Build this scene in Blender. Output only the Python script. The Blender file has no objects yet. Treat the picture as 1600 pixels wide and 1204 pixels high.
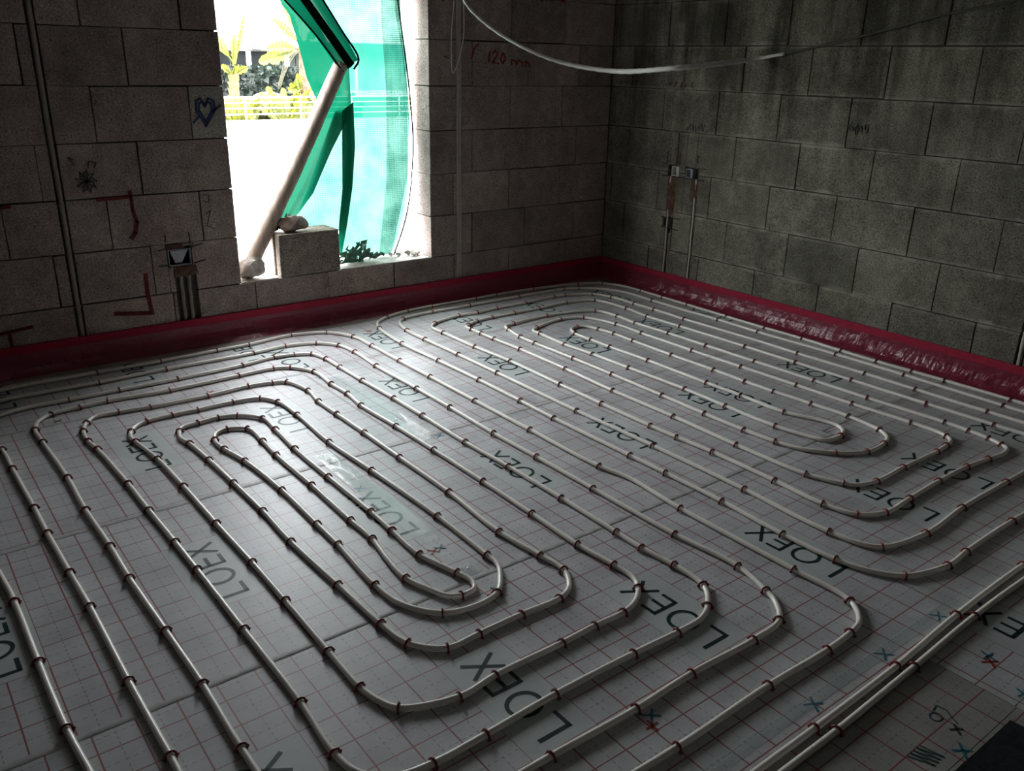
import bpy, bmesh, math, random
from mathutils import Vector, Matrix, noise
random.seed(7)
C = bpy.context.scene.collection
SC = bpy.context.scene

# ---------------------------------------------------------------- camera
cam = bpy.data.cameras.new('camera'); cam.sensor_width = 36.0; cam.lens = 1333.06 / 1600 * 36
cam.clip_start = 0.05; cam.clip_end = 300
co = bpy.data.objects.new('camera', cam); C.objects.link(co)
Rv, Uv, Fv = (0.79310039, -0.60875746, 0.02015237), (0.20102605, 0.29284576, 0.93478869), (0.57496112, 0.73733013, -0.35463219)
m = Matrix(((Rv[0], Uv[0], -Fv[0]), (Rv[1], Uv[1], -Fv[1]), (Rv[2], Uv[2], -Fv[2]))).to_4x4()
m.translation = (-4.393359, -4.5809, 1.487975)
co.matrix_world = m
SC.camera = co

# ---------------------------------------------------------------- light and exposure
SC.view_settings.view_transform = 'Standard'; SC.view_settings.look = 'None'
SC.view_settings.gamma = 1.0; SC.view_settings.use_curve_mapping = False
SC.view_settings.exposure = 0.0
w = bpy.data.worlds.new('sky'); SC.world = w; w.use_nodes = True
bg = w.node_tree.nodes['Background']; bg.inputs[0].default_value = (0.93, 0.97, 1.0, 1); bg.inputs[1].default_value = 34.0
sun = bpy.data.lights.new('sun', 'SUN'); sun.energy = 10.0; sun.angle = math.radians(1.5); sun.color = (1.0, 0.95, 0.86)
so = bpy.data.objects.new('sun', sun); C.objects.link(so)
so.rotation_euler = Vector((-0.35, 0.45, -0.82)).to_track_quat('-Z', 'Y').to_euler()
# portal over the window opening: only guides the sampling of the sky light
pl = bpy.data.lights.new('window_portal', 'AREA'); pl.shape = 'RECTANGLE'; pl.size = 1.24; pl.size_y = 1.55
pl.cycles.is_portal = True
po = bpy.data.objects.new('window_portal', pl); C.objects.link(po); po.location = (-2.12, 0.21, 1.085)
po.rotation_euler = (math.radians(-90), 0, 0)

# ---------------------------------------------------------------- helpers
def link(name, me, mat=None, parent=None, kind=None, label=None):
    o = bpy.data.objects.new(name, me); C.objects.link(o)
    if mat is not None and me is not None and len(me.materials) == 0: me.materials.append(mat)
    if parent is not None: o.parent = parent
    if kind: o['kind'] = kind
    if label: o['label'] = label
    return o
def thing(name, label, cat, loc=(0, 0, 0), group=None, me=None, mat=None):
    o = bpy.data.objects.new(name, me); C.objects.link(o); o.location = loc
    if me is not None and mat is not None and len(me.materials) == 0: me.materials.append(mat)
    if me is None: o.empty_display_size = 0.1
    o['label'] = label; o['category'] = cat
    if group: o['group'] = group
    return o
def struct(name, me=None, mat=None):
    o = bpy.data.objects.new(name, me); C.objects.link(o); o['kind'] = 'structure'
    if me is not None and mat is not None: me.materials.append(mat)
    return o
def bm_box(bm, a, b, bev=0.0, jit=0.0):
    x0, y0, z0 = a; x1, y1, z1 = b
    vs = [bm.verts.new((x + random.uniform(-jit, jit), y + random.uniform(-jit, jit), z + random.uniform(-jit, jit))) for x in (x0, x1) for y in (y0, y1) for z in (z0, z1)]
    f = [(0, 1, 3, 2), (4, 6, 7, 5), (0, 4, 5, 1), (2, 3, 7, 6), (0, 2, 6, 4), (1, 5, 7, 3)]
    fs = [bm.faces.new([vs[i] for i in q]) for q in f]
    if bev > 0:
        es = set(e for q in fs for e in q.edges)
        bmesh.ops.bevel(bm, geom=list(es), offset=bev, segments=1, affect='EDGES')
def fin(bm, smooth=False, name='m'):
    bmesh.ops.recalc_face_normals(bm, faces=bm.faces[:])
    me = bpy.data.meshes.new(name); bm.to_mesh(me); bm.free()
    if smooth: me.polygons.foreach_set('use_smooth', [True] * len(me.polygons))
    return me
def box_me(a, b, bev=0.0, jit=0.0):
    bm = bmesh.new(); bm_box(bm, a, b, bev, jit); return fin(bm)
def catmull(P, step):
    P = [Vector(p) for p in P]; out = [P[0].copy()]; idx = [0]
    for i in range(len(P) - 1):
        p1, p2 = P[i], P[i + 1]
        p0 = P[i - 1] if i > 0 else p1 * 2 - p2
        p3 = P[i + 2] if i + 2 < len(P) else p2 * 2 - p1
        d1 = max((p1 - p0).length, 1e-4) ** .5; d2 = max((p2 - p1).length, 1e-4) ** .5; d3 = max((p3 - p2).length, 1e-4) ** .5
        m1 = ((p1 - p0) / d1 - (p2 - p0) / (d1 + d2) + (p2 - p1) / d2) * d2
        m2 = ((p2 - p1) / d2 - (p3 - p1) / (d2 + d3) + (p3 - p2) / d3) * d2
        n = max(1, int(math.ceil((p2 - p1).length / step)))
        for k in range(1, n + 1):
            t = k / n; t2 = t * t; t3 = t2 * t
            out.append(p1 * (2 * t3 - 3 * t2 + 1) + m1 * (t3 - 2 * t2 + t) + p2 * (-2 * t3 + 3 * t2) + m2 * (t3 - t2))
        idx.append(len(out) - 1)
    return out, idx
def bm_tube(bm, pts, r, n=8, up=Vector((0, 0, 1)), cap=True):
    rings = []
    rr = r if hasattr(r, '__len__') else [r] * len(pts)
    for i, p in enumerate(pts):
        t = (pts[min(i + 1, len(pts) - 1)] - pts[max(i - 1, 0)])
        if t.length < 1e-9: t = Vector((1, 0, 0))
        t.normalize()
        u = up if abs(t.dot(up)) < 0.97 else Vector((0, 1, 0.01))
        s = t.cross(u).normalized(); v = s.cross(t).normalized()
        rings.append([bm.verts.new(p + (s * math.cos(a) + v * math.sin(a)) * rr[i]) for a in [2 * math.pi * k / n for k in range(n)]])
    for a, b in zip(rings, rings[1:]):
        for k in range(n): bm.faces.new((a[k], a[(k + 1) % n], b[(k + 1) % n], b[k]))
    if cap:
        bm.faces.new(rings[0]); bm.faces.new(rings[-1][::-1])
def tube_me(pts, r, n=8, smooth=True):
    bm = bmesh.new(); bm_tube(bm, [Vector(p) for p in pts], r, n); return fin(bm, smooth)

# ---------------------------------------------------------------- materials
def N(nt, t, **k):
    n = nt.nodes.new(t)
    for a, v in k.items(): setattr(n, a, v)
    return n
class Mat:
    def __init__(s, name, col, rough=0.7, spec=0.5, metal=0.0):
        s.m = bpy.data.materials.new(name); s.m.use_nodes = True; s.nt = s.m.node_tree
        s.b = s.nt.nodes['Principled BSDF']; s.b.inputs['Base Color'].default_value = (*col, 1)
        s.b.inputs['Roughness'].default_value = rough; s.b.inputs['Specular IOR Level'].default_value = spec
        s.b.inputs['Metallic'].default_value = metal
    def L(s, a, b): s.nt.links.new(a, b)
    def coord(s, kind='Object'):
        return N(s.nt, 'ShaderNodeTexCoord').outputs[kind]
    def math(s, op, a, b=None, c=None):
        n = N(s.nt, 'ShaderNodeMath', operation=op)
        for i, v in enumerate((a, b, c)):
            if v is None: continue
            if isinstance(v, (int, float)): n.inputs[i].default_value = v
            else: s.L(v, n.inputs[i])
        return n.outputs[0]
    def noise(s, scale, detail=4, vec=None, rough=0.6):
        n = N(s.nt, 'ShaderNodeTexNoise'); n.inputs['Scale'].default_value = scale; n.inputs['Detail'].default_value = detail
        n.inputs['Roughness'].default_value = rough
        s.L(vec if vec is not None else s.coord(), n.inputs['Vector']); return n.outputs['Fac']
    def ramp(s, fac, stops):
        r = N(s.nt, 'ShaderNodeValToRGB'); e = r.color_ramp.elements
        while len(e) < len(stops): e.new(0.5)
        for q, (p, c) in zip(e, stops): q.position = p; q.color = (*c, 1)
        s.L(fac, r.inputs[0]); return r.outputs[0]
    def mix(s, fac, a, b):
        n = N(s.nt, 'ShaderNodeMix', data_type='RGBA')
        if isinstance(fac, (int, float)): n.inputs[0].default_value = fac
        else: s.L(fac, n.inputs[0])
        for i, v in ((6, a), (7, b)):
            if isinstance(v, tuple): n.inputs[i].default_value = (*v, 1)
            else: s.L(v, n.inputs[i])
        return n.outputs[2]
    def bump(s, h, strength=0.3, dist=0.002):
        n = N(s.nt, 'ShaderNodeBump'); n.inputs['Strength'].default_value = strength; n.inputs['Distance'].default_value = dist
        s.L(h, n.inputs['Height']); s.L(n.outputs[0], s.b.inputs['Normal'])
    def col(s, o): s.L(o, s.b.inputs['Base Color'])

def m_block(name, c1, c2, c3, smear=0.0):
    M = Mat(name, c1, 0.95, 0.15)
    ov = N(M.nt, 'ShaderNodeObjectInfo').outputs['Random']
    v = N(M.nt, 'ShaderNodeVectorMath', operation='ADD'); g = N(M.nt, 'ShaderNodeNewGeometry').outputs['Position']
    M.L(g, v.inputs[0]); cx = N(M.nt, 'ShaderNodeCombineXYZ'); M.L(M.math('MULTIPLY', ov, 9.0), cx.inputs[0]); M.L(cx.outputs[0], v.inputs[1])
    big = M.noise(3.0, 4, g); fine = M.noise(120.0, 3, v.outputs[0], 0.8); mid = M.noise(14.0, 5, v.outputs[0])
    a = M.ramp(big, [(0.3, c1), (0.5, c2), (0.72, c3)])
    sp = M.ramp(fine, [(0.33, (0.12, 0.12, 0.12)), (0.45, (0.8, 0.8, 0.8)), (0.58, (1, 1, 1)), (0.70, (1.9, 1.85, 1.8))])
    n = N(M.nt, 'ShaderNodeMix', data_type='RGBA', blend_type='MULTIPLY'); n.inputs[0].default_value = 1.0
    M.L(a, n.inputs[6]); M.L(sp, n.inputs[7])
    md = M.ramp(mid, [(0.3, (0.78, 0.78, 0.78)), (0.7, (1.15, 1.15, 1.15))])
    n2 = N(M.nt, 'ShaderNodeMix', data_type='RGBA', blend_type='MULTIPLY'); n2.inputs[0].default_value = 1.0
    M.L(n.outputs[2], n2.inputs[6]); M.L(md, n2.inputs[7])
    if smear:
        sz = N(M.nt, 'ShaderNodeSeparateXYZ'); M.L(g, sz.inputs[0])
        fz = M.math('FRACT', M.math('DIVIDE', M.math('SUBTRACT', sz.outputs[2], 1.602 - 2.594), 0.2594))
        ed = M.math('MULTIPLY', M.math('ABSOLUTE', M.math('SUBTRACT', fz, 0.5)), 2.0)          # 1 on a bed joint
        sn = M.noise(7.0, 5, g, 0.7)
        sm = N(M.nt, 'ShaderNodeMapRange'); M.L(M.math('ADD', ed, M.math('MULTIPLY', M.math('SUBTRACT', sn, 0.5), 0.75)), sm.inputs[0]); sm.inputs[1].default_value = 0.86; sm.inputs[2].default_value = 1.02
        a2 = M.mix(M.math('MULTIPLY', sm.outputs[0], smear), n2.outputs[2], (0.34, 0.315, 0.27))
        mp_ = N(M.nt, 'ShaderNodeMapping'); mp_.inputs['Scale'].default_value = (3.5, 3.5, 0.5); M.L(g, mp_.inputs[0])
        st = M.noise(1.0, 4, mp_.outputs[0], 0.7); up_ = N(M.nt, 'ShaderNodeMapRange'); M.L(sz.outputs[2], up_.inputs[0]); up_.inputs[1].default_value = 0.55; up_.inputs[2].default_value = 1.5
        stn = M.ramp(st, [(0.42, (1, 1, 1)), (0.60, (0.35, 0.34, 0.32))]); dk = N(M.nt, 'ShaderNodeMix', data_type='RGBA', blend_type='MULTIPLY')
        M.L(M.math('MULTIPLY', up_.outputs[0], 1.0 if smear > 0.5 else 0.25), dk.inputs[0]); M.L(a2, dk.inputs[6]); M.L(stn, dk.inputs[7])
    rv = M.ramp(ov, [(0, (0.85, 0.85, 0.85)), (1, (1.15, 1.13, 1.1))])
    n3 = N(M.nt, 'ShaderNodeMix', data_type='RGBA', blend_type='MULTIPLY'); n3.inputs[0].default_value = 1.0
    M.L(dk.outputs[2] if smear else n2.outputs[2], n3.inputs[6]); M.L(rv, n3.inputs[7]); M.col(n3.outputs[2])
    M.bump(fine, 0.8, 0.002)
    return M.m
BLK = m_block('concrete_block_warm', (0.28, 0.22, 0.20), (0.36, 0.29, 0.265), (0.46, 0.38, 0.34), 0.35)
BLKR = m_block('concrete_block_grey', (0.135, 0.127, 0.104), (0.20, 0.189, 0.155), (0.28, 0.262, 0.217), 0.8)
PALE = m_block('pale_block', (0.30, 0.28, 0.24), (0.36, 0.33, 0.29), (0.44, 0.41, 0.36))
def simple(name, col, rough=0.7, spec=0.4, nscale=None, var=0.25, bump=0.0, metal=0.0, bd=0.002):
    M = Mat(name, col, rough, spec, metal)
    if nscale:
        f = M.noise(nscale, 5)
        M.col(M.ramp(f, [(0.3, tuple(c * (1 - var) for c in col)), (0.7, tuple(min(1, c * (1 + var)) for c in col))]))
        if bump: M.bump(f, bump, bd)
    return M.m
MORTAR = simple('grey_mortar', (0.085, 0.078, 0.066), 0.95, 0.1, 60, 0.3, 0.6)
SCREED = simple('screed', (0.22, 0.21, 0.19), 0.9, 0.2, 8, 0.2)
CEIL = simple('concrete_ceiling', (0.40, 0.38, 0.36), 0.9, 0.2, 3, 0.2)
REAR = simple('dark_render', (0.10, 0.095, 0.09), 0.9, 0.2, 3, 0.2)
PIPE = Mat('cream_pipe', (0.93, 0.87, 0.80), 0.32, 0.5).m
CLIP = Mat('red_plastic', (0.22, 0.018, 0.020), 0.35, 0.5).m
FOAM = simple('magenta_foam', (0.37, 0.018, 0.050), 0.75, 0.3, 30, 0.12, 0.2)
INK = Mat('dark_green_print', (0.006, 0.024, 0.024), 0.5, 0.25).m
CONDUIT = simple('grey_conduit', (0.27, 0.225, 0.19), 0.55, 0.3, 20, 0.15)
PALEC = simple('pale_conduit', (0.46, 0.41, 0.36), 0.55, 0.3, 20, 0.15)
REDCHALK = simple('red_chalk', (0.26, 0.015, 0.015), 0.8, 0.2, 60, 0.3)
GREYBOX = simple('grey_plastic_box', (0.30, 0.32, 0.34), 0.6, 0.3, 20, 0.1)
BRICKRED = simple('rusty_mortar', (0.11, 0.062, 0.046), 0.95, 0.1, 40, 0.5, 0.8)
REDPAINT = simple('red_spray_paint', (0.13, 0.022, 0.022), 0.8, 0.2, 60, 0.3)
BLUEPAINT = simple('blue_crayon', (0.03, 0.05, 0.13), 0.8, 0.2, 90, 0.3)
BLACKPAINT = simple('dark_crayon', (0.06, 0.055, 0.05), 0.85, 0.2, 90, 0.3)
TEAL = Mat('teal_marker', (0.02, 0.16, 0.22), 0.5).m
REDPEN = Mat('red_marker', (0.35, 0.02, 0.02), 0.5).m
BLACKMAT = simple('black_membrane', (0.012, 0.013, 0.018), 0.55, 0.4, 25, 0.4, 0.5, bd=0.01)
TIMBER = None

def make_foil(name, px, patch, tint):
    """Metallised film printed with a red 10 cm grid, dashed half lines and blank patches for the lettering."""
    M = Mat(name, tint, 0.33, 0.2)
    M.b.inputs['Coat Weight'].default_value = 0.45; M.b.inputs['Coat IOR'].default_value = 1.5; M.b.inputs['Coat Roughness'].default_value = 0.42
    oc = M.coord(); sx = N(M.nt, 'ShaderNodeSeparateXYZ'); M.L(oc, sx.inputs[0])
    wob = M.noise(2.0, 2, oc)
    ux = M.math('DIVIDE', M.math('ADD', sx.outputs[0], M.math('MULTIPLY', M.math('SUBTRACT', wob, 0.5), 0.006)), px)
    vy = M.math('DIVIDE', M.math('ADD', sx.outputs[1], M.math('MULTIPLY', M.math('SUBTRACT', wob, 0.5), 0.006)), 0.1)
    def line(q, half, off=0.0):
        fr = M.math('FRACT', M.math('ADD', q, 0.5 + off))
        return M.math('LESS_THAN', M.math('ABSOLUTE', M.math('SUBTRACT', fr, 0.5)), half)
    red = M.math('MAXIMUM', line(ux, 0.021), line(vy, 0.018))
    def dash(q): return M.math('GREATER_THAN', M.math('FRACT', M.math('ADD', M.math('MULTIPLY', q, 5.0), 0.25)), 0.45)
    gr = M.math('MAXIMUM', M.math('MULTIPLY', line(ux, 0.0105, 0.5), dash(vy)), M.math('MULTIPLY', line(vy, 0.0105, 0.5), dash(ux)))
    if patch:
        pu = M.math('GREATER_THAN', M.math('FLOORED_MODULO', ux, 6.0), 3.995)
        pv = M.math('MULTIPLY', M.math('GREATER_THAN', vy, 0.005), M.math('LESS_THAN', vy, 3.995))
        pm = M.math('MULTIPLY', pu, pv); keep = M.math('SUBTRACT', 1.0, pm)
        red = M.math('MULTIPLY', red, keep); gr = M.math('MULTIPLY', gr, keep)
    # cross-hatched fibre reinforcement and dust
    sc = N(M.nt, 'ShaderNodeMapping'); sc.inputs['Scale'].default_value = (12, 320, 1); M.L(oc, sc.inputs[0])
    fib = M.noise(1.0, 2, sc.outputs[0]); dust = M.noise(5.0, 6, oc); spk = M.noise(260.0, 2, oc)
    d0 = tuple(c * 0.80 for c in tint); d1 = tuple(min(1, c * 1.08) for c in tint)
    base = M.ramp(dust, [(0.32, d0), (0.62, d1)])
    base = M.mix(M.math('MULTIPLY', M.math('LESS_THAN', fib, 0.40), 0.30), base, tuple(c * 0.55 for c in tint))
    base = M.mix(M.math('MULTIPLY', M.math('LESS_THAN', spk, 0.33), 0.35), base, (0.22, 0.27, 0.28))
    if patch: base = M.mix(M.math('MULTIPLY', pm, 0.35), base, (0.48, 0.56, 0.53))
    base = M.mix(M.math('MULTIPLY', gr, 0.75), base, (0.13, 0.14, 0.14))
    base = M.mix(M.math('MULTIPLY', red, 0.85), base, (0.24, 0.010, 0.022))
    M.col(base)
    M.L(M.math('ADD', M.math('MULTIPLY', dust, 0.22), 0.45), M.b.inputs['Roughness'])
    wr = M.noise(9.0, 3, oc)
    M.bump(M.math('ADD', M.math('MULTIPLY', wr, 1.0), M.math('MULTIPLY', fib, 0.08)), 0.12, 0.006)
    return M.m

# ---------------------------------------------------------------- walls
ZJ = [1.602 - 0.2594 * k for k in range(-4, 8)]        # bed joints, top to bottom
G = 0.0028
def sub_rects(r, holes):
    out = [r]
    for h in holes:
        nx = []
        for (a, b, c, d) in out:
            if h[0] >= b or h[1] <= a or h[2] >= d or h[3] <= c: nx.append((a, b, c, d)); continue
            if h[0] > a: nx.append((a, h[0], c, d))
            if h[1] < b: nx.append((h[1], b, c, d))
            x0, x1 = max(a, h[0]), min(b, h[1])
            if h[2] > c: nx.append((x0, x1, c, h[2]))
            if h[3] < d: nx.append((x0, x1, h[3], d))
        out = nx
    return [q for q in out if q[1] - q[0] > 0.004 and q[3] - q[2] > 0.004]
def build_wall(wname, rows, holes, opening, axis, thick, mat, core, pale=()):
    """rows: list of (z0,z1,[joint positions]); blocks face the room at 0; wall runs along u."""
    W = struct(wname)
    def place(a, b):  # (u,depth,z) boxes -> world
        if axis == 'y': return (a[0], a[1], a[2]), (b[0], b[1], b[2])
        return (a[1], a[0], a[2]), (b[1], b[0], b[2])
    cache = {}
    for (z0, z1, J) in rows:
        for u0, u1 in zip(J, J[1:]):
            g1, g2, g3, g4 = [random.choice((0.0012, 0.002, 0.003, 0.0036)) for _ in range(4)]
            r = (u0 + g1, u1 - g2, z0 + g3, z1 - g4)
            hs = list(holes) + ([opening] if opening else [])
            parts = sub_rects(r, hs)
            if not parts: continue
            if len(parts) == 1: key = (round(parts[0][1] - parts[0][0], 3), round(parts[0][3] - parts[0][2], 3), random.randint(0, 3))
            else: key = None
            ou, oz = parts[0][0], parts[0][2]
            if key is None or key not in cache:
                bm = bmesh.new()
                for (a, b, c, d) in parts:
                    A, B = place((a - ou, 0.0, c - oz), (b - ou, thick - 0.02, d - oz)); bm_box(bm, A, B, 0.0022, 0.0012)
                me = fin(bm); me.materials.append(mat)
                if key: cache[key] = me
            else: me = cache[key]
            mt = None
            for (pu, pz) in pale:
                if parts[0][0] < pu < parts[0][1] and parts[0][2] < pz < parts[0][3]: mt = PALE
            if mt: me = me.copy(); me.materials.clear(); me.materials.append(mt)
            o = link('concrete_block', me, None, W, label=('pale concrete block beside the window with a blue heart drawn on it' if mt else None))
            dj = random.uniform(-0.0015, 0.002)
            o.location = (ou, dj, oz) if axis == 'y' else (dj, ou, oz)
    bm = bmesh.new()
    for (a, b) in core:
        A, B = place(a, b); bm_box(bm, A, B)
    link('mortar_core', fin(bm), MORTAR, W)
    return W
def joints(seed, step, lo, hi):
    x = seed
    while x > lo: x -= step
    out = [max(x, lo)]; x += step
    if x - out[0] < 0.06: out = [lo]
    else: out = [lo, x] if x - lo > 0.06 else [lo]
    x += step if out[-1] == x else 0
    while x < hi - 0.05: out.append(x); x += step
    out.append(hi); return sorted(set(round(q, 4) for q in out))
XL = -6.2; YB = -6.2; H = 2.64
WO = (-2.742, -1.5, 0.3098, 1.8614)
rows = []
zs = [H] + [z for z in ZJ if z < H - 0.02] + [-0.03]
zs = sorted(set(round(z, 4) for z in zs if z >= -0.03), reverse=True)
for k, (zt, zb) in enumerate(zip(zs, zs[1:])):
    n = round((1.602 - zt) / 0.2594)           # row 1 hangs below the joint at 1.602
    even = (n % 2 == 1)                         # r0,r2,r4,r6 in the survey
    if zt <= 0.31: J = joints(-2.668, 0.4485, XL, 0.0)
    elif even: J = joints(-2.925, 0.4560, XL, -2.742) + [q for q in joints(-0.442, 0.4425, -1.5, 0.0)]
    else: J = joints(-3.203, 0.4530, XL, -2.742) + [q for q in joints(-0.302, 0.4400, -1.5, 0.0)]
    if zt > 1.87: J = joints(-0.6 - 0.22 * (n % 2), 0.45, XL, 0.0)
    rows.append((zb, zt, J))
T = 0.21
holesL = [(-3.602, -3.562, -1, 3), (-3.125, -2.995, 0.440, 0.548), (-3.098, -2.985, -1, 0.441), (-1.302, -1.262, -1, 3)]
coreL = [((XL, 0.028, -0.03), (-2.752, T, H)), ((-1.488, 0.035, -0.03), (0.0, T, H)), ((-2.752, 0.012, -0.03), (-1.488, T - 0.02, 0.300)), ((-2.752, 0.035, 1.868), (-1.488, T, H))]
WL = build_wall('wall_left', rows, holesL, WO, 'y', T, BLK, coreL, pale=[(-2.85, 1.2)])
rowsR = []
for (zb, zt, _) in rows:
    n = round((1.602 - zt) / 0.2594); even = (n % 2 == 1)
    J = joints(-0.960, 0.4520, YB, 0.0) if even else joints(-1.125, 0.4600, YB, 0.0)
    if zt <= 0.31: J = joints(-1.833, 0.4550, YB, 0.0)
    rowsR.append((zb, zt, J))
holesR = [(-0.656, -0.608, -1, 0.862), (-0.858, -0.826, -1, 0.862), (-0.69, -0.59, 0.795, 0.868), (-0.83, -0.74, 0.795, 0.868), (-0.67, -0.58, 0.455, 0.52), (-2.995, -2.955, -1, 0.8)]
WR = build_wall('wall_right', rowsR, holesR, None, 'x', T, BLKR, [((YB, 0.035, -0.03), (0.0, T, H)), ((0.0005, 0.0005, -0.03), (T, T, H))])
# rear walls, ceiling and base slab
for nm, a, b in (('wall_back', (XL, YB - 0.2, -0.03), (0, YB, H)), ('wall_front', (XL - 0.2, YB - 0.2, -0.03), (XL, 0.2, H))):
    struct(nm, box_me(a, b), REAR)
struct('ceiling', box_me((XL - 0.2, YB - 0.2, H), (0.21, 0.21, H + 0.25)), CEIL)
FL = struct('floor', box_me((XL - 0.2, YB - 0.2, -0.25), (0.21, 0.21, -0.034)), SCREED)

# ---------------------------------------------------------------- insulation panels with printed film
GREYF = (0.54, 0.532, 0.545)
foils = {}
def panel(x0, x1, y0, y1, ax, ay, per, patch=True, tint=GREYF, lip=True):
    key = (per, patch, tint)
    if key not in foils: foils[key] = make_foil('printed_film', per, patch, tint)
    o = link('insulation_panel', box_me((x0 - ax + 0.001, y0 - ay + 0.001, -0.03), (x1 - ax - 0.001, y1 - ay - 0.001, 0.0)), foils[key], FL)
    o.location = (ax, ay, 0)
    if lip:   # taped overlap of the film along the near edge
        bm = bmesh.new(); n = 40; prev = None
        for k in range(n + 1):
            x = x0 + (x1 - x0) * k / n; j = random.uniform(-0.0015, 0.0015)
            q = [bm.verts.new((x - ax, y0 - ay + d + j, h)) for d, h in ((-0.012, 0.0001), (-0.0112, 0.0007), (0.0, 0.0003 + random.uniform(0, .0003)), (0.0108, 0.0006), (0.012, 0.0001))]
            if prev:
                for a in range(4): bm.faces.new((prev[a], q[a], q[a + 1], prev[a + 1]))
            prev = q
        ov = link('film_overlap', fin(bm, True), LIPM, FL); ov.location = (ax, ay, 0)
LIPM = simple('clear_film_edge', (0.40, 0.385, 0.38), 0.55, 0.3, 30, 0.2, 0.3)
panel(XL, -1.20, -3.742, -2.748, -3.213, -3.428, 0.0980)
panel(-1.20, 0.0, -3.742, -2.700, -1.033, -3.428, 0.0985)
panel(XL, -1.19, -2.748, -1.762, -3.623, -2.439, 0.0993)
panel(-1.19, 0.0, -2.700, -1.762, -1.062, -2.439, 0.0985)
panel(XL, -2.75, -1.762, -0.755, -3.546, -1.440, 0.1005)
panel(-2.75, -0.30, -1.762, -0.712, -3.546, -1.440, 0.1005)
panel(-0.30, 0.0, -1.762, -0.712, -0.06, -1.440, 0.0985)
panel(-2.75, 0.0, -0.712, 0.0, -2.622, -0.690, 0.0980)
panel(XL, -2.75, -0.755, 0.0, -3.920, -0.465, 0.1000)
DULL = (0.36, 0.35, 0.33)  # duller panels, darkened further so their colour carries the dim near floor
panel(-2.32, 0.0, -4.740, -3.742, -1.900, -4.105, 0.0985, lip=False)
panel(XL, -2.32, -4.010, -3.742, -2.510, -4.130, 0.0985, False, DULL, lip=False)
panel(XL, -2.32, -6.2, -4.010, -2.510, -4.130, 0.0985, False, DULL, lip=False)
panel(-2.32, 0.0, -6.2, -4.740, -2.510, -4.7, 0.0985, False, lip=False)

# lettering printed on the film
def stroke(bm, a, b, w):
    a = Vector(a); b = Vector(b); d = (b - a).normalized(); s = Vector((-d.y, d.x)) * w / 2
    q = [a + s, b + s, b - s, a - s]
    v = [bm.verts.new((p.x, p.y, 0)) for p in q]; u = [bm.verts.new((p.x, p.y, 0.0004)) for p in q]
    bm.faces.new(u)
    for k in range(4): bm.faces.new((v[k], v[(k + 1) % 4], u[(k + 1) % 4], u[k]))
def T2(a, h): return (-h, a)
def letter_mesh(ch, w=0.0115):
    bm = bmesh.new(); S = lambda p, q: stroke(bm, T2(*p), T2(*q), w); h = w / 2
    if ch == 'L': S((h, 0), (h, .1)); S((0, h), (.062, h))
    if ch == 'E':
        S((h, 0), (h, .1))
        for z in (h, .05, .1 - h): S((0, z), (.058, z))
    if ch == 'X': S((0.004, 0), (.070, .1)); S((.070, 0), (0.004, .1))
    if ch == 'O':
        n = 28; ro, ri = [], []
        for k in range(n):
            a = 2 * math.pi * k / n
            for L_, sx, sy in ((ro, .046, .0515), (ri, .046 - w, .0515 - w)):
                p = T2(.046 + sx * math.cos(a), .05 + sy * math.sin(a)); L_.append(bm.verts.new((p[0], p[1], 0.0004)))
        for k in range(n): bm.faces.new((ro[k], ro[(k + 1) % n], ri[(k + 1) % n], ri[k]))
    me = fin(bm); me.materials.append(INK); return me
LM = {c: letter_mesh(c) for c in 'LOEX'}
TEXTS = [(-3.858, -3.395), (-3.262, -3.395), (-2.680, -3.396), (-2.090, -3.396), (-1.497, -3.392), (-1.081, -3.393), (-0.490, -3.393),
         (-4.276, -2.410), (-3.673, -2.406), (-3.074, -2.398), (-2.478, -2.387), (-1.892, -2.378), (-1.300, -2.378), (-1.112, -2.378), (-0.521, -2.376),
         (-4.200, -1.42), (-3.596, -1.425), (-3.000, -1.404), (-2.390, -1.398), (-1.780, -1.385), (-1.185, -1.360), (-0.575, -1.360), (-0.115, -1.36),
         (-3.972, -0.45), (-3.372, -0.43), (-2.80, -0.43), (-2.672, -0.68), (-2.080, -0.665), (-1.485, -0.653), (-0.905, -0.654), (-0.32, -0.654), (-1.94, -4.07)]
for (x, y) in TEXTS:
    for ch, a in zip('LOEX', (0.0, 0.078, 0.190, 0.262)):
        o = link('printed_letter', LM[ch], None, FL); o.location = (x, y + a, 0.0002)

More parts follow.
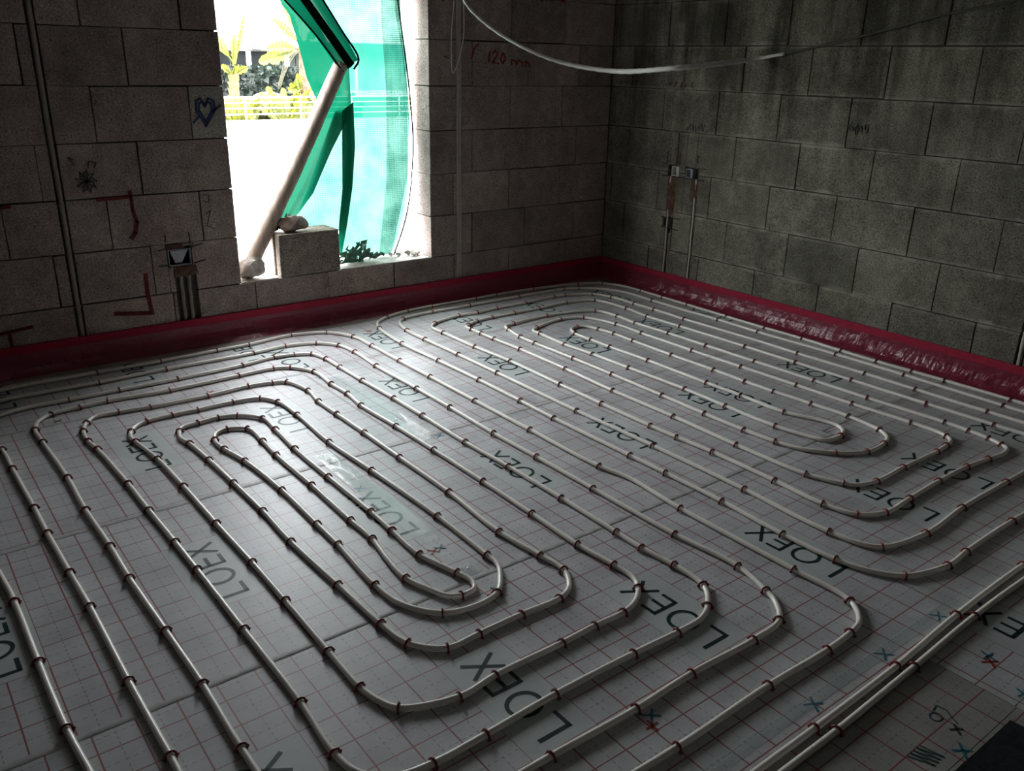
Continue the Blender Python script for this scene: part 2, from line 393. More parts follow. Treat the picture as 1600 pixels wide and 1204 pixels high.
# ---------------------------------------------------------------- heating pipes and clips
PIPES = [[[-4.2,-5.6,0],[-4.2,-4.4,0],[-4.205,-3.5,0],[-4.213,-3.005,0],[-4.222,-2.879,0],[-4.234,-2.712,1],[-4.24,-2.412,1],[-4.243,-2.086,1],[-4.253,-1.911,0],[-4.301,-1.461,0],[-4.353,-1.015,0],[-4.334,-0.603,0],[-4.178,-0.378,0],[-3.869,-0.346,0],[-3.607,-0.352,1],[-3.289,-0.337,1],[-2.837,-0.339,1],[-2.649,-0.321,1],[-2.49,-0.368,1],[-2.405,-0.471,1],[-2.385,-0.619,1],[-2.4,-0.884,1],[-2.399,-1.275,1],[-2.4,-1.567,1],[-2.409,-1.915,1],[-2.406,-2.201,1],[-2.405,-2.534,1],[-2.403,-2.938,1],[-2.387,-3.191,1],[-2.426,-3.328,1],[-2.445,-3.372,0],[-2.517,-3.442,1],[-2.651,-3.455,1],[-2.895,-3.447,1],[-3.106,-3.454,1],[-3.373,-3.447,1],[-3.553,-3.444,0],[-3.732,-3.421,0],[-3.858,-3.327,0],[-3.92,-3.162,0],[-3.929,-3.008,1],[-3.928,-2.742,1],[-3.936,-2.472,1],[-3.946,-2.15,1],[-3.946,-1.926,1],[-3.953,-1.631,1],[-3.949,-1.336,1],[-3.96,-0.941,1],[-3.961,-0.792,1],[-3.933,-0.704,0],[-3.872,-0.647,1],[-3.754,-0.63,1],[-3.637,-0.622,1],[-3.366,-0.642,1],[-3.029,-0.63,1],[-2.846,-0.627,1],[-2.771,-0.664,1],[-2.701,-0.784,1],[-2.707,-0.991,1],[-2.702,-1.149,1],[-2.719,-1.316,1],[-2.71,-1.614,1],[-2.706,-1.91,1],[-2.705,-2.25,1],[-2.709,-2.549,1],[-2.715,-2.798,1],[-2.703,-2.955,1],[-2.702,-3.037,0],[-2.729,-3.089,1],[-2.792,-3.137,0],[-2.855,-3.153,1],[-2.963,-3.15,1],[-3.088,-3.154,1],[-3.311,-3.152,1],[-3.431,-3.163,1],[-3.574,-3.108,1],[-3.602,-3.054,0],[-3.615,-2.985,1],[-3.616,-2.813,1],[-3.615,-2.532,1],[-3.616,-2.281,1],[-3.622,-1.98,1],[-3.625,-1.649,1],[-3.633,-1.363,1],[-3.657,-1.146,1],[-3.66,-1.089,0],[-3.643,-1.034,1],[-3.61,-0.987,0],[-3.56,-0.959,1],[-3.449,-0.951,1],[-3.338,-0.953,1],[-3.179,-0.953,1],[-3.06,-0.979,1],[-3.012,-1.066,1],[-3.003,-1.255,1],[-3.018,-1.6,1],[-3.002,-1.928,1],[-2.987,-2.371,1],[-2.994,-2.674,1],[-2.998,-2.736,0],[-3.033,-2.799,0],[-3.091,-2.861,1],[-3.177,-2.878,0],[-3.277,-2.849,1],[-3.35,-2.745,0],[-3.365,-2.612,1],[-3.351,-2.342,1],[-3.349,-2.182,1],[-3.346,-1.883,1],[-3.364,-1.571,1],[-3.391,-1.419,1],[-3.395,-1.352,0],[-3.39,-1.313,1],[-3.365,-1.256,0],[-3.309,-1.234,1],[-3.239,-1.279,1],[-3.235,-1.433,1],[-3.243,-1.59,1],[-3.241,-1.909,1],[-3.245,-2.225,1],[-3.244,-2.375,1],[-3.264,-2.509,0],[-3.273,-2.637,1],[-3.243,-2.735,0],[-3.219,-2.789,0],[-3.185,-2.809,1],[-3.135,-2.805,0],[-3.116,-2.76,0],[-3.129,-2.703,1],[-3.168,-2.546,1],[-3.164,-2.364,1],[-3.16,-2.211,1],[-3.161,-1.883,1],[-3.159,-1.578,1],[-3.145,-1.352,1],[-3.143,-1.208,1],[-3.22,-1.115,1],[-3.297,-1.092,1],[-3.388,-1.1,1],[-3.463,-1.115,0],[-3.479,-1.144,1],[-3.498,-1.218,0],[-3.486,-1.288,1],[-3.474,-1.484,1],[-3.467,-1.727,1],[-3.462,-1.991,1],[-3.467,-2.235,1],[-3.455,-2.546,1],[-3.445,-2.788,1],[-3.428,-2.907,1],[-3.352,-2.987,1],[-3.247,-2.988,1],[-3.097,-2.987,1],[-2.96,-2.992,1],[-2.902,-2.969,0],[-2.85,-2.883,1],[-2.858,-2.776,1],[-2.876,-2.582,1],[-2.857,-2.246,1],[-2.856,-1.892,1],[-2.854,-1.597,1],[-2.856,-1.347,1],[-2.856,-1.162,1],[-2.837,-1.009,1],[-2.873,-0.845,1],[-2.931,-0.815,1],[-3.046,-0.797,1],[-3.244,-0.811,1],[-3.499,-0.802,1],[-3.63,-0.784,1],[-3.722,-0.782,0],[-3.771,-0.834,1],[-3.803,-0.918,1],[-3.81,-1.035,1],[-3.799,-1.136,1],[-3.782,-1.514,1],[-3.778,-1.758,1],[-3.771,-2.022,1],[-3.767,-2.223,1],[-3.762,-2.592,1],[-3.758,-2.949,1],[-3.766,-3.149,1],[-3.749,-3.231,0],[-3.692,-3.287,0],[-3.6,-3.306,1],[-3.453,-3.305,1],[-3.232,-3.297,1],[-2.961,-3.301,1],[-2.797,-3.308,1],[-2.696,-3.305,0],[-2.63,-3.275,1],[-2.558,-3.196,1],[-2.548,-3.068,1],[-2.558,-2.935,1],[-2.555,-2.814,1],[-2.55,-2.521,1],[-2.551,-2.206,1],[-2.559,-1.922,1],[-2.554,-1.579,1],[-2.554,-1.326,1],[-2.561,-1.033,1],[-2.562,-0.795,1],[-2.564,-0.638,1],[-2.592,-0.524,1],[-2.669,-0.482,1],[-2.778,-0.465,1],[-2.956,-0.493,1],[-3.288,-0.51,1],[-3.558,-0.51,1],[-3.774,-0.509,1],[-3.949,-0.509,0],[-4.093,-0.567,0],[-4.143,-0.673,0],[-4.127,-0.81,0],[-4.104,-0.929,1],[-4.1,-1.138,1],[-4.092,-1.516,1],[-4.09,-1.725,1],[-4.083,-2.015,1],[-4.076,-2.235,1],[-4.073,-2.625,1],[-4.066,-2.938,1],[-4.058,-3.179,0],[-3.963,-3.43,0],[-3.73,-3.561,0],[-3.423,-3.588,0],[-3.119,-3.6,1],[-2.771,-3.595,1],[-2.52,-3.602,1],[-2.402,-3.596,1],[-2.334,-3.582,0],[-2.264,-3.508,1],[-2.258,-3.307,1],[-2.253,-2.829,1],[-2.233,-2.551,0],[-2.257,-2.408,1],[-2.259,-1.975,1],[-2.259,-1.564,1],[-2.259,-1.177,1],[-2.26,-0.878,1],[-2.257,-0.578,1],[-2.265,-0.375,1],[-2.354,-0.221,1],[-2.541,-0.154,1],[-2.802,-0.186,1],[-2.98,-0.19,1],[-3.277,-0.203,1],[-3.584,-0.204,1],[-3.87,-0.203,0],[-4.378,-0.239,0],[-5.0,-0.25,0],[-5.7,-0.26,0]],[[-0.372,-3.328,0],[-0.377,-3.034,1],[-0.376,-2.682,1],[-0.375,-2.407,1],[-0.384,-2.005,1],[-0.381,-1.735,0],[-0.399,-1.189,1],[-0.396,-0.931,1],[-0.401,-0.756,1],[-0.407,-0.547,1],[-0.467,-0.416,1],[-0.643,-0.338,1],[-0.733,-0.328,1],[-0.99,-0.341,1],[-1.225,-0.341,1],[-1.391,-0.359,1],[-1.524,-0.35,1],[-1.734,-0.406,1],[-1.797,-0.47,0],[-1.8,-0.595,1],[-1.798,-0.911,1],[-1.783,-1.212,1],[-1.792,-1.629,1],[-1.797,-1.932,1],[-1.798,-2.245,1],[-1.795,-2.395,1],[-1.786,-2.58,1],[-1.791,-2.89,1],[-1.8,-3.107,1],[-1.77,-3.225,1],[-1.67,-3.277,1],[-1.499,-3.273,1],[-1.269,-3.265,1],[-1.05,-3.266,1],[-0.904,-3.282,1],[-0.797,-3.295,0],[-0.726,-3.276,0],[-0.711,-3.247,1],[-0.687,-3.183,1],[-0.675,-3.09,1],[-0.67,-2.981,1],[-0.686,-2.61,1],[-0.69,-2.318,1],[-0.697,-1.956,1],[-0.702,-1.623,1],[-0.705,-1.339,1],[-0.717,-1.078,1],[-0.704,-0.906,1],[-0.739,-0.743,1],[-1.067,-0.654,1],[-1.346,-0.676,1],[-1.419,-0.691,0],[-1.446,-0.759,1],[-1.478,-0.911,1],[-1.481,-1.047,1],[-1.476,-1.367,1],[-1.477,-1.666,1],[-1.484,-2.019,1],[-1.493,-2.288,1],[-1.494,-2.51,1],[-1.483,-2.666,1],[-1.457,-2.771,0],[-1.372,-2.882,1],[-1.251,-2.952,1],[-1.115,-2.948,1],[-1.042,-2.919,0],[-1.0,-2.86,1],[-0.971,-2.689,1],[-0.979,-2.497,1],[-0.992,-2.295,1],[-0.994,-2.123,1],[-0.99,-1.92,1],[-0.992,-1.627,1],[-0.986,-1.328,1],[-0.981,-1.166,1],[-0.998,-1.051,1],[-1.022,-0.964,0],[-1.068,-0.941,1],[-1.132,-0.961,0],[-1.169,-1.038,1],[-1.174,-1.176,1],[-1.175,-1.335,1],[-1.167,-1.62,1],[-1.171,-2.027,1],[-1.169,-2.238,1],[-1.173,-2.487,1],[-1.119,-2.643,0],[-1.109,-2.72,0],[-1.139,-2.768,0],[-1.197,-2.794,1],[-1.293,-2.784,0],[-1.324,-2.697,0],[-1.344,-2.565,1],[-1.339,-2.282,1],[-1.329,-2.025,1],[-1.336,-1.644,1],[-1.342,-1.373,1],[-1.356,-1.157,1],[-1.342,-0.924,1],[-1.338,-0.854,0],[-1.284,-0.821,1],[-1.049,-0.763,1],[-0.903,-0.815,1],[-0.835,-1.032,1],[-0.837,-1.25,1],[-0.838,-1.638,1],[-0.831,-1.97,1],[-0.822,-2.305,1],[-0.817,-2.609,1],[-0.803,-2.894,1],[-0.802,-3.003,0],[-0.819,-3.066,1],[-0.85,-3.101,0],[-0.913,-3.113,1],[-1.01,-3.122,1],[-1.269,-3.119,1],[-1.468,-3.124,1],[-1.56,-3.098,0],[-1.593,-3.06,1],[-1.642,-2.926,1],[-1.647,-2.591,1],[-1.636,-2.23,1],[-1.636,-1.839,1],[-1.62,-1.469,1],[-1.617,-1.084,1],[-1.625,-0.856,1],[-1.627,-0.733,1],[-1.627,-0.635,1],[-1.623,-0.571,0],[-1.586,-0.548,1],[-1.501,-0.51,1],[-1.374,-0.495,1],[-1.198,-0.493,1],[-1.001,-0.497,1],[-0.761,-0.487,1],[-0.567,-0.551,1],[-0.528,-0.813,1],[-0.55,-1.017,1],[-0.54,-1.282,1],[-0.529,-1.76,1],[-0.527,-2.093,1],[-0.522,-2.422,1],[-0.519,-2.815,1],[-0.513,-3.126,1],[-0.514,-3.385,0],[-0.53,-3.42,0]],[[-1.19,-3.74,0],[-0.8,-3.742,0],[-0.5,-3.74,0],[-0.33,-3.7,0],[-0.25,-3.58,0],[-0.244,-3.357,0],[-0.233,-3.042,1],[-0.221,-2.536,1],[-0.218,-2.137,1],[-0.235,-1.623,1],[-0.23,-1.318,1],[-0.24,-1.048,0],[-0.241,-0.765,1],[-0.243,-0.5,0],[-0.314,-0.348,0],[-0.438,-0.246,1],[-0.547,-0.207,1],[-0.931,-0.194,1],[-1.336,-0.198,1],[-1.618,-0.192,1],[-1.846,-0.221,1],[-1.914,-0.298,0],[-1.95,-0.437,1],[-1.954,-0.642,1],[-1.949,-0.97,1],[-1.948,-1.321,1],[-1.95,-1.93,1],[-1.942,-2.397,1],[-1.944,-2.868,1],[-1.96,-3.135,0],[-1.958,-3.237,1],[-1.944,-3.335,0],[-1.901,-3.398,1],[-1.692,-3.439,1],[-1.407,-3.423,1],[-1.06,-3.423,1],[-0.57,-3.431,0]],[[-1.255,-3.784,0],[-0.8,-3.786,0],[-0.42,-3.785,0],[-0.22,-3.73,0],[-0.14,-3.6,0],[-0.136,-3.317,0],[-0.124,-3.028,1],[-0.127,-2.704,1],[-0.134,-2.53,1],[-0.141,-2.333,1],[-0.138,-2.118,1],[-0.126,-1.855,1],[-0.132,-1.597,1],[-0.128,-1.3,1],[-0.122,-0.97,1],[-0.12,-0.745,1],[-0.116,-0.541,1],[-0.134,-0.356,0],[-0.201,-0.234,1],[-0.357,-0.144,1],[-0.723,-0.082,1],[-1.03,-0.07,1],[-1.204,-0.075,1],[-1.551,-0.075,1],[-1.738,-0.086,1],[-1.912,-0.135,1],[-2.011,-0.201,0],[-2.06,-0.311,1],[-2.1,-0.635,1],[-2.091,-0.993,1],[-2.084,-1.352,1],[-2.087,-1.688,1],[-2.092,-1.936,1],[-2.087,-2.408,1],[-2.086,-2.602,1],[-2.088,-2.879,1],[-2.103,-3.153,1],[-2.096,-3.352,1],[-2.066,-3.455,0],[-2.002,-3.534,1],[-1.832,-3.585,1],[-1.699,-3.579,1],[-1.358,-3.576,1],[-0.931,-3.595,0],[-0.55,-3.59,0],[-0.41,-3.53,0],[-0.373,-3.42,0],[-0.372,-3.34,0]],[[-1.204,-3.74,0],[-1.63,-3.728,1],[-2.074,-3.733,1],[-2.433,-3.75,1],[-2.807,-3.755,1],[-2.987,-3.755,0],[-3.25,-3.757,0],[-4.4,-3.76,0],[-5.8,-3.76,0]],[[-1.268,-3.784,0],[-1.717,-3.768,0],[-2.035,-3.767,1],[-2.396,-3.78,1],[-2.771,-3.791,1],[-2.972,-3.792,0],[-3.253,-3.794,0],[-4.4,-3.8,0],[-5.8,-3.8,0]]]
PR = 0.0085
def clip_mesh(v):
    bm = bmesh.new(); R = 0.0128
    pts = [Vector((0, -R, -0.0096))]
    for k in range(9):
        a = math.pi * (1 - k / 8); pts.append(Vector((0, R * math.cos(a), 0.0002 + (R - 0.001) * math.sin(a))))
    pts.append(Vector((0, R, -0.008)))
    rr = [0.0032] * len(pts); rr[0] = 0.0038; rr[-1] = 0.0038
    bm_tube(bm, pts, rr, 6, up=Vector((1, 0, 0)))
    # barbed feet
    for s in (-1, 1):
        bm_tube(bm, [Vector((0, s * R, -0.0062)), Vector((0.001, s * (R + 0.0055), -0.004 + 0.004 * v))], [0.0038, 0.0026], 6, up=Vector((1, 0, 0)))
    me = fin(bm, True); me.materials.append(CLIP); return me
CLIPS = [clip_mesh(v) for v in (0, 1)]
PL = [('white heating pipe laid in nested loops over the left and middle floor', 'heating pipe'),
      ('white heating pipe wound in the inner loops of the right-hand coil', 'heating pipe'),
      ('second white pipe from the wall strip around the right-hand coil', 'heating pipe'),
      ('outermost white pipe of the right-hand coil, running closest to the far corner', 'heating pipe'),
      ('left of the two parallel white pipes crossing the lower right corner', 'heating pipe'),
      ('right of the two parallel white pipes crossing the lower right corner', 'heating pipe')]
LIFT = {}
for k, P in enumerate(PIPES):
    pts, idx = catmull([(x, y, PR + 0.0012) for x, y, c in P], 0.022)
    root = thing('heating_pipe', PL[k][0], PL[k][1], (0, 0, 0))
    bm = bmesh.new(); bm_tube(bm, pts, PR, 10); link('pipe_run', fin(bm, True), PIPE, root)
    for (x, y, c), i in zip(P, idx):
        if not c: continue
        t = pts[min(i + 1, len(pts) - 1)] - pts[max(i - 1, 0)]
        o = link('pipe_clip', CLIPS[random.randint(0, 1)], None, root)
        o.location = (x, y, PR + 0.0012); o.rotation_euler = (random.uniform(-.08, .08), random.uniform(-.15, .15), math.atan2(t.y, t.x) + random.uniform(-.12, .12))

# ---------------------------------------------------------------- perimeter foam strips with film flap
FLAP = Mat('red_tinted_film', (0.22, 0.022, 0.050), 0.30, 0.5); FLAP.bump(FLAP.noise(22, 4), 0.5, 0.01)
SKIRT = Mat('clear_film_skirt', (0.36, 0.33, 0.31), 0.2, 0.6); SKIRT.bump(SKIRT.noise(18, 4), 0.5, 0.008)
def edge_strip(label, L0, L1, fn, seed):
    root = thing('edge_strip', label, 'edge strip')
    a = fn(L0, 0.0, -0.02); b = fn(L1, 0.012, 0.147)
    lo = tuple(min(p, q) for p, q in zip(a, b)); hi = tuple(max(p, q) for p, q in zip(a, b))
    link('foam_band', box_me(lo, hi, 0.002), FOAM, root)
    bm = bmesh.new(); n = int(abs(L1 - L0) / 0.012); prev = None
    prof = [(0.0135, 0.108), (0.016, 0.085), (0.021, 0.060), (0.030, 0.036), (0.042, 0.018), (0.058, 0.007), (0.074, 0.003)]
    for i in range(n + 1):
        u = L0 + (L1 - L0) * i / n; q = []
        for j, (d, z) in enumerate(prof):
            w = min(j, 4) / 4
            nn = noise.noise(Vector((u * 17 + seed, j * 0.55, seed))) * 0.009 * w + noise.noise(Vector((u * 55, j * 1.2, seed + 9))) * 0.004 * w
            q.append(bm.verts.new(fn(u, max(0.0135, d + nn), max(z + nn * 0.4, 0.0012))))
        if prev:
            for j in range(len(q) - 1): bm.faces.new((prev[j], q[j], q[j + 1], prev[j + 1]))
        prev = q
    link('film_flap', fin(bm, False), FLAP.m, root, label='crinkled glossy film flap curling from the magenta foam onto the floor')
    bm = bmesh.new(); prev = None
    for i in range(0, n + 1, 2):
        u = L0 + (L1 - L0) * i / n; q = []
        for j, d in enumerate((0.070, 0.09, 0.11, 0.13)):
            e = noise.noise(Vector((u * 6, j * .7, seed + 3))) * 0.006
            q.append(bm.verts.new(fn(u, d + (0.02 * noise.noise(Vector((u * 3, 0, seed))) if j == 3 else 0), 0.0012 + max(0, e) * (0.4 if j < 3 else 0))))
        if prev:
            for j in range(3): bm.faces.new((prev[j], q[j], q[j + 1], prev[j + 1]))
        prev = q
    link('film_skirt', fin(bm, False), SKIRT.m, root)
edge_strip('magenta foam edge strip along the foot of the wall with the window', XL, -0.0135, lambda u, d, z: (u, -d, z), 1.0)
edge_strip('magenta foam edge strip along the foot of the right-hand wall', YB, -0.0135, lambda u, d, z: (-d, u, z), 5.0)

# ---------------------------------------------------------------- conduits, boxes and wall marks
def conduit(label, axis, u, z0, z1, dep, r=0.0095, collars=(), mat=None):
    t = thing('wall_conduit', label, 'conduit')
    P = (lambda z, w=0.0: (u + w, dep, z)) if axis == 'y' else (lambda z, w=0.0: (dep, u + w, z))
    n = 24; pts = [P(z0 + (z1 - z0) * k / n, 0.0012 * math.sin(k * 0.8 + u)) for k in range(n + 1)]
    link('conduit_tube', tube_me(pts, r, 8), mat or CONDUIT, t)
    for c in collars: link('conduit_collar', tube_me([P(c - 0.006), P(c + 0.006)], r * 1.35, 8), CONDUIT, t)
    return t
conduit('grey conduit sunk in a full-height groove left of the window', 'y', -3.582, 0.1, H, 0.008, 0.0125, (0.80, 0.30))
conduit('left of two short conduits below the socket box left of the window', 'y', -3.064, 0.1, 0.437, 0.012, 0.0105)
conduit('right of two short conduits below the socket box left of the window', 'y', -3.024, 0.1, 0.39, 0.012, 0.0105, (0.38,))
conduit('left of the paired conduits in the groove between window and corner', 'y', -1.291, 0.1, H, 0.006, 0.0085, (1.46,), PALEC)
conduit('right of the paired conduits in the groove between window and corner', 'y', -1.272, 0.1, H, 0.006, 0.0085, (), PALEC)
conduit('pale conduit in the groove nearest the corner on the right-hand wall', 'x', -0.620, 0.1, 0.80, 0.004, 0.0080, (0.30, 0.66), PALEC)
conduit('second pale conduit from the corner, under the lower box of the right-hand wall', 'x', -0.642, 0.1, 0.42, 0.012, 0.0065)
conduit('pale conduit in the second groove of the right-hand wall', 'x', -0.842, 0.1, 0.80, 0.004, 0.0085, (), PALEC)
conduit('pale conduit at the right edge of the photograph in the right-hand wall', 'x', -2.975, 0.1, 0.79, 0.008, 0.0110, (), PALEC)
def open_box(label, axis, u0, u1, z0, z1, mat=GREYBOX, tongue=False):
    t = thing('socket_box', label, 'electrical box')
    bm = bmesh.new(); d = 0.032; w = 0.004
    Q = (lambda a, b: (a, b)) if axis == 'y' else (lambda a, b: ((a[1], a[0], a[2]), (b[1], b[0], b[2])))
    for a, b in (((u0, d - w, z0), (u1, d, z1)), ((u0, 0.0, z0), (u0 + w, d - w, z1)), ((u1 - w, 0.0, z0), (u1, d - w, z1)),
                 ((u0 + w, 0.0, z0), (u1 - w, d - w, z0 + w)), ((u0 + w, 0.0, z1 - w), (u1 - w, d - w, z1))):
        A, B = Q(a, b); bm_box(bm, A, B)
    link('box_shell', fin(bm), mat, t)
    if tongue:
        bm = bmesh.new(); c = (u0 + u1) / 2
        vs = [(u0 + 0.012, 0.006, z1 - 0.008), (u1 - 0.012, 0.006, z1 - 0.008), (c + 0.012, 0.014, z0 + 0.012), (c - 0.022, 0.014, z0 + 0.012)]
        f = [bm.verts.new(v) for v in vs]; g = [bm.verts.new((v[0], v[1] + 0.003, v[2])) for v in vs]
        bm.faces.new(f); bm.faces.new(g[::-1])
        for k in range(4): bm.faces.new((f[k], f[(k + 1) % 4], g[(k + 1) % 4], g[k]))
        link('box_lid', fin(bm), simple('pale_box_lid', (0.33, 0.33, 0.35), 0.6), t)
    return t
open_box('grey socket box with a wedge-shaped lid set in the wall left of the window', 'y', -3.118, -3.002, 0.446, 0.532, tongue=True)
open_box('upper pale socket box nearest the corner in the right-hand wall', 'x', -0.686, -0.625, 0.800, 0.862, simple('pale_box', (0.55, 0.55, 0.52), 0.7))
open_box('small socket box above the second groove of the right-hand wall', 'x', -0.806, -0.748, 0.800, 0.858, GREYBOX)
open_box('lower dark socket box in the groove nearest the corner', 'x', -0.662, -0.590, 0.458, 0.515, simple('dark_box', (0.06, 0.05, 0.045), 0.7))
def patch_blob(parent, axis, u0, u1, z0, z1, mat, name='mortar_patch'):
    bm = bmesh.new(); n = 12; mz = 5; vs = []
    for i in range(n + 1):
        for j in range(mz + 1):
            a = i / n; b = j / mz; e = min(a, 1 - a, b, 1 - b)
            d = 0.002 - 0.007 * min(1, e * 5) + 0.004 * noise.noise(Vector((a * 6 + u0 * 9, b * 6, z0 * 5)))
            uu = u0 + (u1 - u0) * a + 0.006 * noise.noise(Vector((b * 5, a * 5, 2 + u0))); zz = z0 + (z1 - z0) * b + 0.006 * noise.noise(Vector((b * 5, 7, a * 5 + z0)))
            vs.append(bm.verts.new((uu, d, zz) if axis == 'y' else (d, uu, zz)))
    for i in range(n):
        for j in range(mz): bm.faces.new((vs[i * (mz + 1) + j], vs[(i + 1) * (mz + 1) + j], vs[(i + 1) * (mz + 1) + j + 1], vs[i * (mz + 1) + j + 1]))
    link(name, fin(bm), mat, parent)
patch_blob(WL, 'y', -3.13, -3.03, 0.534, 0.566, BRICKRED); patch_blob(WL, 'y', -3.10, -2.985, 0.385, 0.444, BRICKRED)
patch_blob(WR, 'x', -0.675, -0.598, 0.53, 0.79, BRICKRED); patch_blob(WR, 'x', -0.86, -0.80, 0.66, 0.79, BRICKRED)
patch_blob(WR, 'x', -0.70, -0.67, 0.87, 0.96, BRICKRED)
# saw cuts round the boxes
def wall_line(parent, axis, pts, w, mat, name, lift=0.0012):
    bm = bmesh.new()
    for (u0, z0), (u1, z1) in zip(pts, pts[1:]):
        a = Vector((u0, z0)); b = Vector((u1, z1)); d = (b - a)
        if d.length < 1e-6: continue
        d.normalize(); s = Vector((-d.y, d.x)) * w / 2; a = a - d * w * 0.3; b = b + d * w * 0.3
        for dd in (0,):
            q = [a + s, b + s, b - s, a - s]
            F = [bm.verts.new((p.x, -lift, p.y) if axis == 'y' else (-lift, p.x, p.y)) for p in q]
            Bk = [bm.verts.new((p.x, 0.002, p.y) if axis == 'y' else (0.002, p.x, p.y)) for p in q]
            bm.faces.new(F)
            for k in range(4): bm.faces.new((F[k], F[(k + 1) % 4], Bk[(k + 1) % 4], Bk[k]))
    return link(name, fin(bm), mat, parent)
CUT = simple('saw_cut_shadow', (0.03, 0.027, 0.024), 0.95, 0.1)
LF = 0.0032
for pts in ([(-3.165, .535), (-3.118, .54)], [(-2.995, .537), (-2.935, .55)], [(-3.17, .455), (-3.12, .45)], [(-2.99, .45), (-2.93, .46)], [(-3.125, .575), (-3.12, .61)], [(-3.0, .555), (-3.0, .615)], [(-3.10, .385), (-3.095, .43)], [(-2.985, .44), (-2.975, .39)]):
    wall_line(WL, 'y', pts, 0.004, CUT, 'saw_cut', LF)
for pts in ([(-0.54, .795), (-0.90, .795)], [(-0.55, .87), (-0.58, .87)], [(-0.84, .90), (-0.84, .95)], [(-0.84, .865), (-0.91, .87)], [(-0.57, .52), (-0.74, .525)], [(-0.57, .455), (-0.72, .45)], [(-0.58, .88), (-0.58, .95)]):
    wall_line(WR, 'x', pts, 0.004, CUT, 'saw_cut', LF)
# red setting-out marks and scribbles
def mark(W, axis, strokes, w, mat, label):
    for s in strokes: o = wall_line(W, axis, s, w, mat, 'paint_mark', 0.004)
    return o
mark(WL, 'y', [[(-3.42, .815), (-3.262, .818)], [(-3.264, .845), (-3.262, .75), (-3.25, .69)], [(-3.25, .69), (-3.262, .64), (-3.285, .61)]], 0.016, REDPAINT, '')
mark(WL, 'y', [[(-3.416, .236), (-3.245, .214)], [(-3.243, .42), (-3.246, .33), (-3.235, .21)]], 0.020, REDPAINT, '')
mark(WL, 'y', [[(-3.95, .80), (-3.80, .812)], [(-3.96, .215), (-3.80, .232)], [(-3.90, .22), (-3.90, .12)]], 0.016, REDPAINT, '')
heart = [(-2.851, 1.147), (-2.893, 1.225), (-2.890, 1.270), (-2.868, 1.283), (-2.848, 1.250), (-2.828, 1.283), (-2.800, 1.270), (-2.797, 1.225), (-2.851, 1.147)]
mark(WL, 'y', [heart, [(u * 0.7 - 2.848 * 0.3, z * 0.7 + 1.225 * 0.3) for u, z in heart], [(-2.915, 1.164), (-2.880, 1.195)], [(-2.81, 1.222), (-2.765, 1.246)]], 0.009, BLUEPAINT, '')
fl = []
for k in range(9):
    a = k * 0.7; c = (-3.455, 0.905); fl.append([c, (c[0] + 0.05 * math.cos(a), c[1] + 0.055 * math.sin(a)), (c[0] + 0.03 * math.cos(a + .5), c[1] + 0.035 * math.sin(a + .5)), c])
fl += [[(-3.50, .985), (-3.52, 1.02), (-3.50, 1.01)], [(-3.41, .97), (-3.40, .99), (-3.43, 1.0), (-3.44, .97)]]
mark(WL, 'y', fl, 0.004, BLACKPAINT, '')
mark(WL, 'y', [[(-2.905, .80), (-2.875, .80), (-2.88, .76), (-2.905, .77)], [(-2.90, .70), (-2.875, .72), (-2.90, .64), (-2.86, .62)]], 0.004, BLACKPAINT, '')
def scrawl(W, axis, u0, u1, z, h, n, w, mat, seed, slope=0.0):
    r = random.Random(seed); out = []
    for k in range(n):
        u = u0 + (u1 - u0) * k / n; zz = z + slope * (u - u0); s = (u1 - u0) / n
        out.append([(u + r.uniform(0, s * .4), zz + r.uniform(0, h)), (u + s * r.uniform(.3, .9), zz + r.uniform(-h * .2, h)), (u + s * r.uniform(.2, .8), zz + r.uniform(-h * .3, h * .5))])
    for s_ in out: wall_line(W, axis, s_, w, mat, 'paint_mark', 0.004)
# red figures (height mark) right of the window
mark(WL, 'y', [[(-1.19, 1.50), (-1.17, 1.56), (-1.14, 1.585)], [(-1.39, 1.51), (-1.36, 1.50)]], 0.006, REDCHALK, '')
mark(WL, 'y', [[(-1.06, 1.485), (-1.05, 1.545)], [(-1.03, 1.53), (-1.01, 1.55), (-.99, 1.53), (-1.03, 1.48), (-.98, 1.475)], [(-.95, 1.54), (-.93, 1.50), (-.95, 1.475), (-.97, 1.50), (-.95, 1.54)],
     [(-.88, 1.47), (-.88, 1.50), (-.85, 1.49), (-.84, 1.47), (-.83, 1.495), (-.80, 1.485), (-.79, 1.465)], [(-.77, 1.46), (-.77, 1.49), (-.74, 1.48), (-.73, 1.455)]], 0.006, REDCHALK, '')
scrawl(WL, 'y', -1.44, -0.45, 1.825, 0.045, 13, 0.013, REDCHALK, 3, 0.05)
scrawl(WR, 'x', -0.90, -0.72, 1.10, 0.05, 8, 0.005, BLACKPAINT, 4)
scrawl(WR, 'x', -1.99, -1.87, 1.165, 0.06, 7, 0.005, BLACKPAINT, 6)
scrawl(WR, 'x', -0.75, -0.52, 1.36, 0.03, 5, 0.006, REDPAINT, 8)

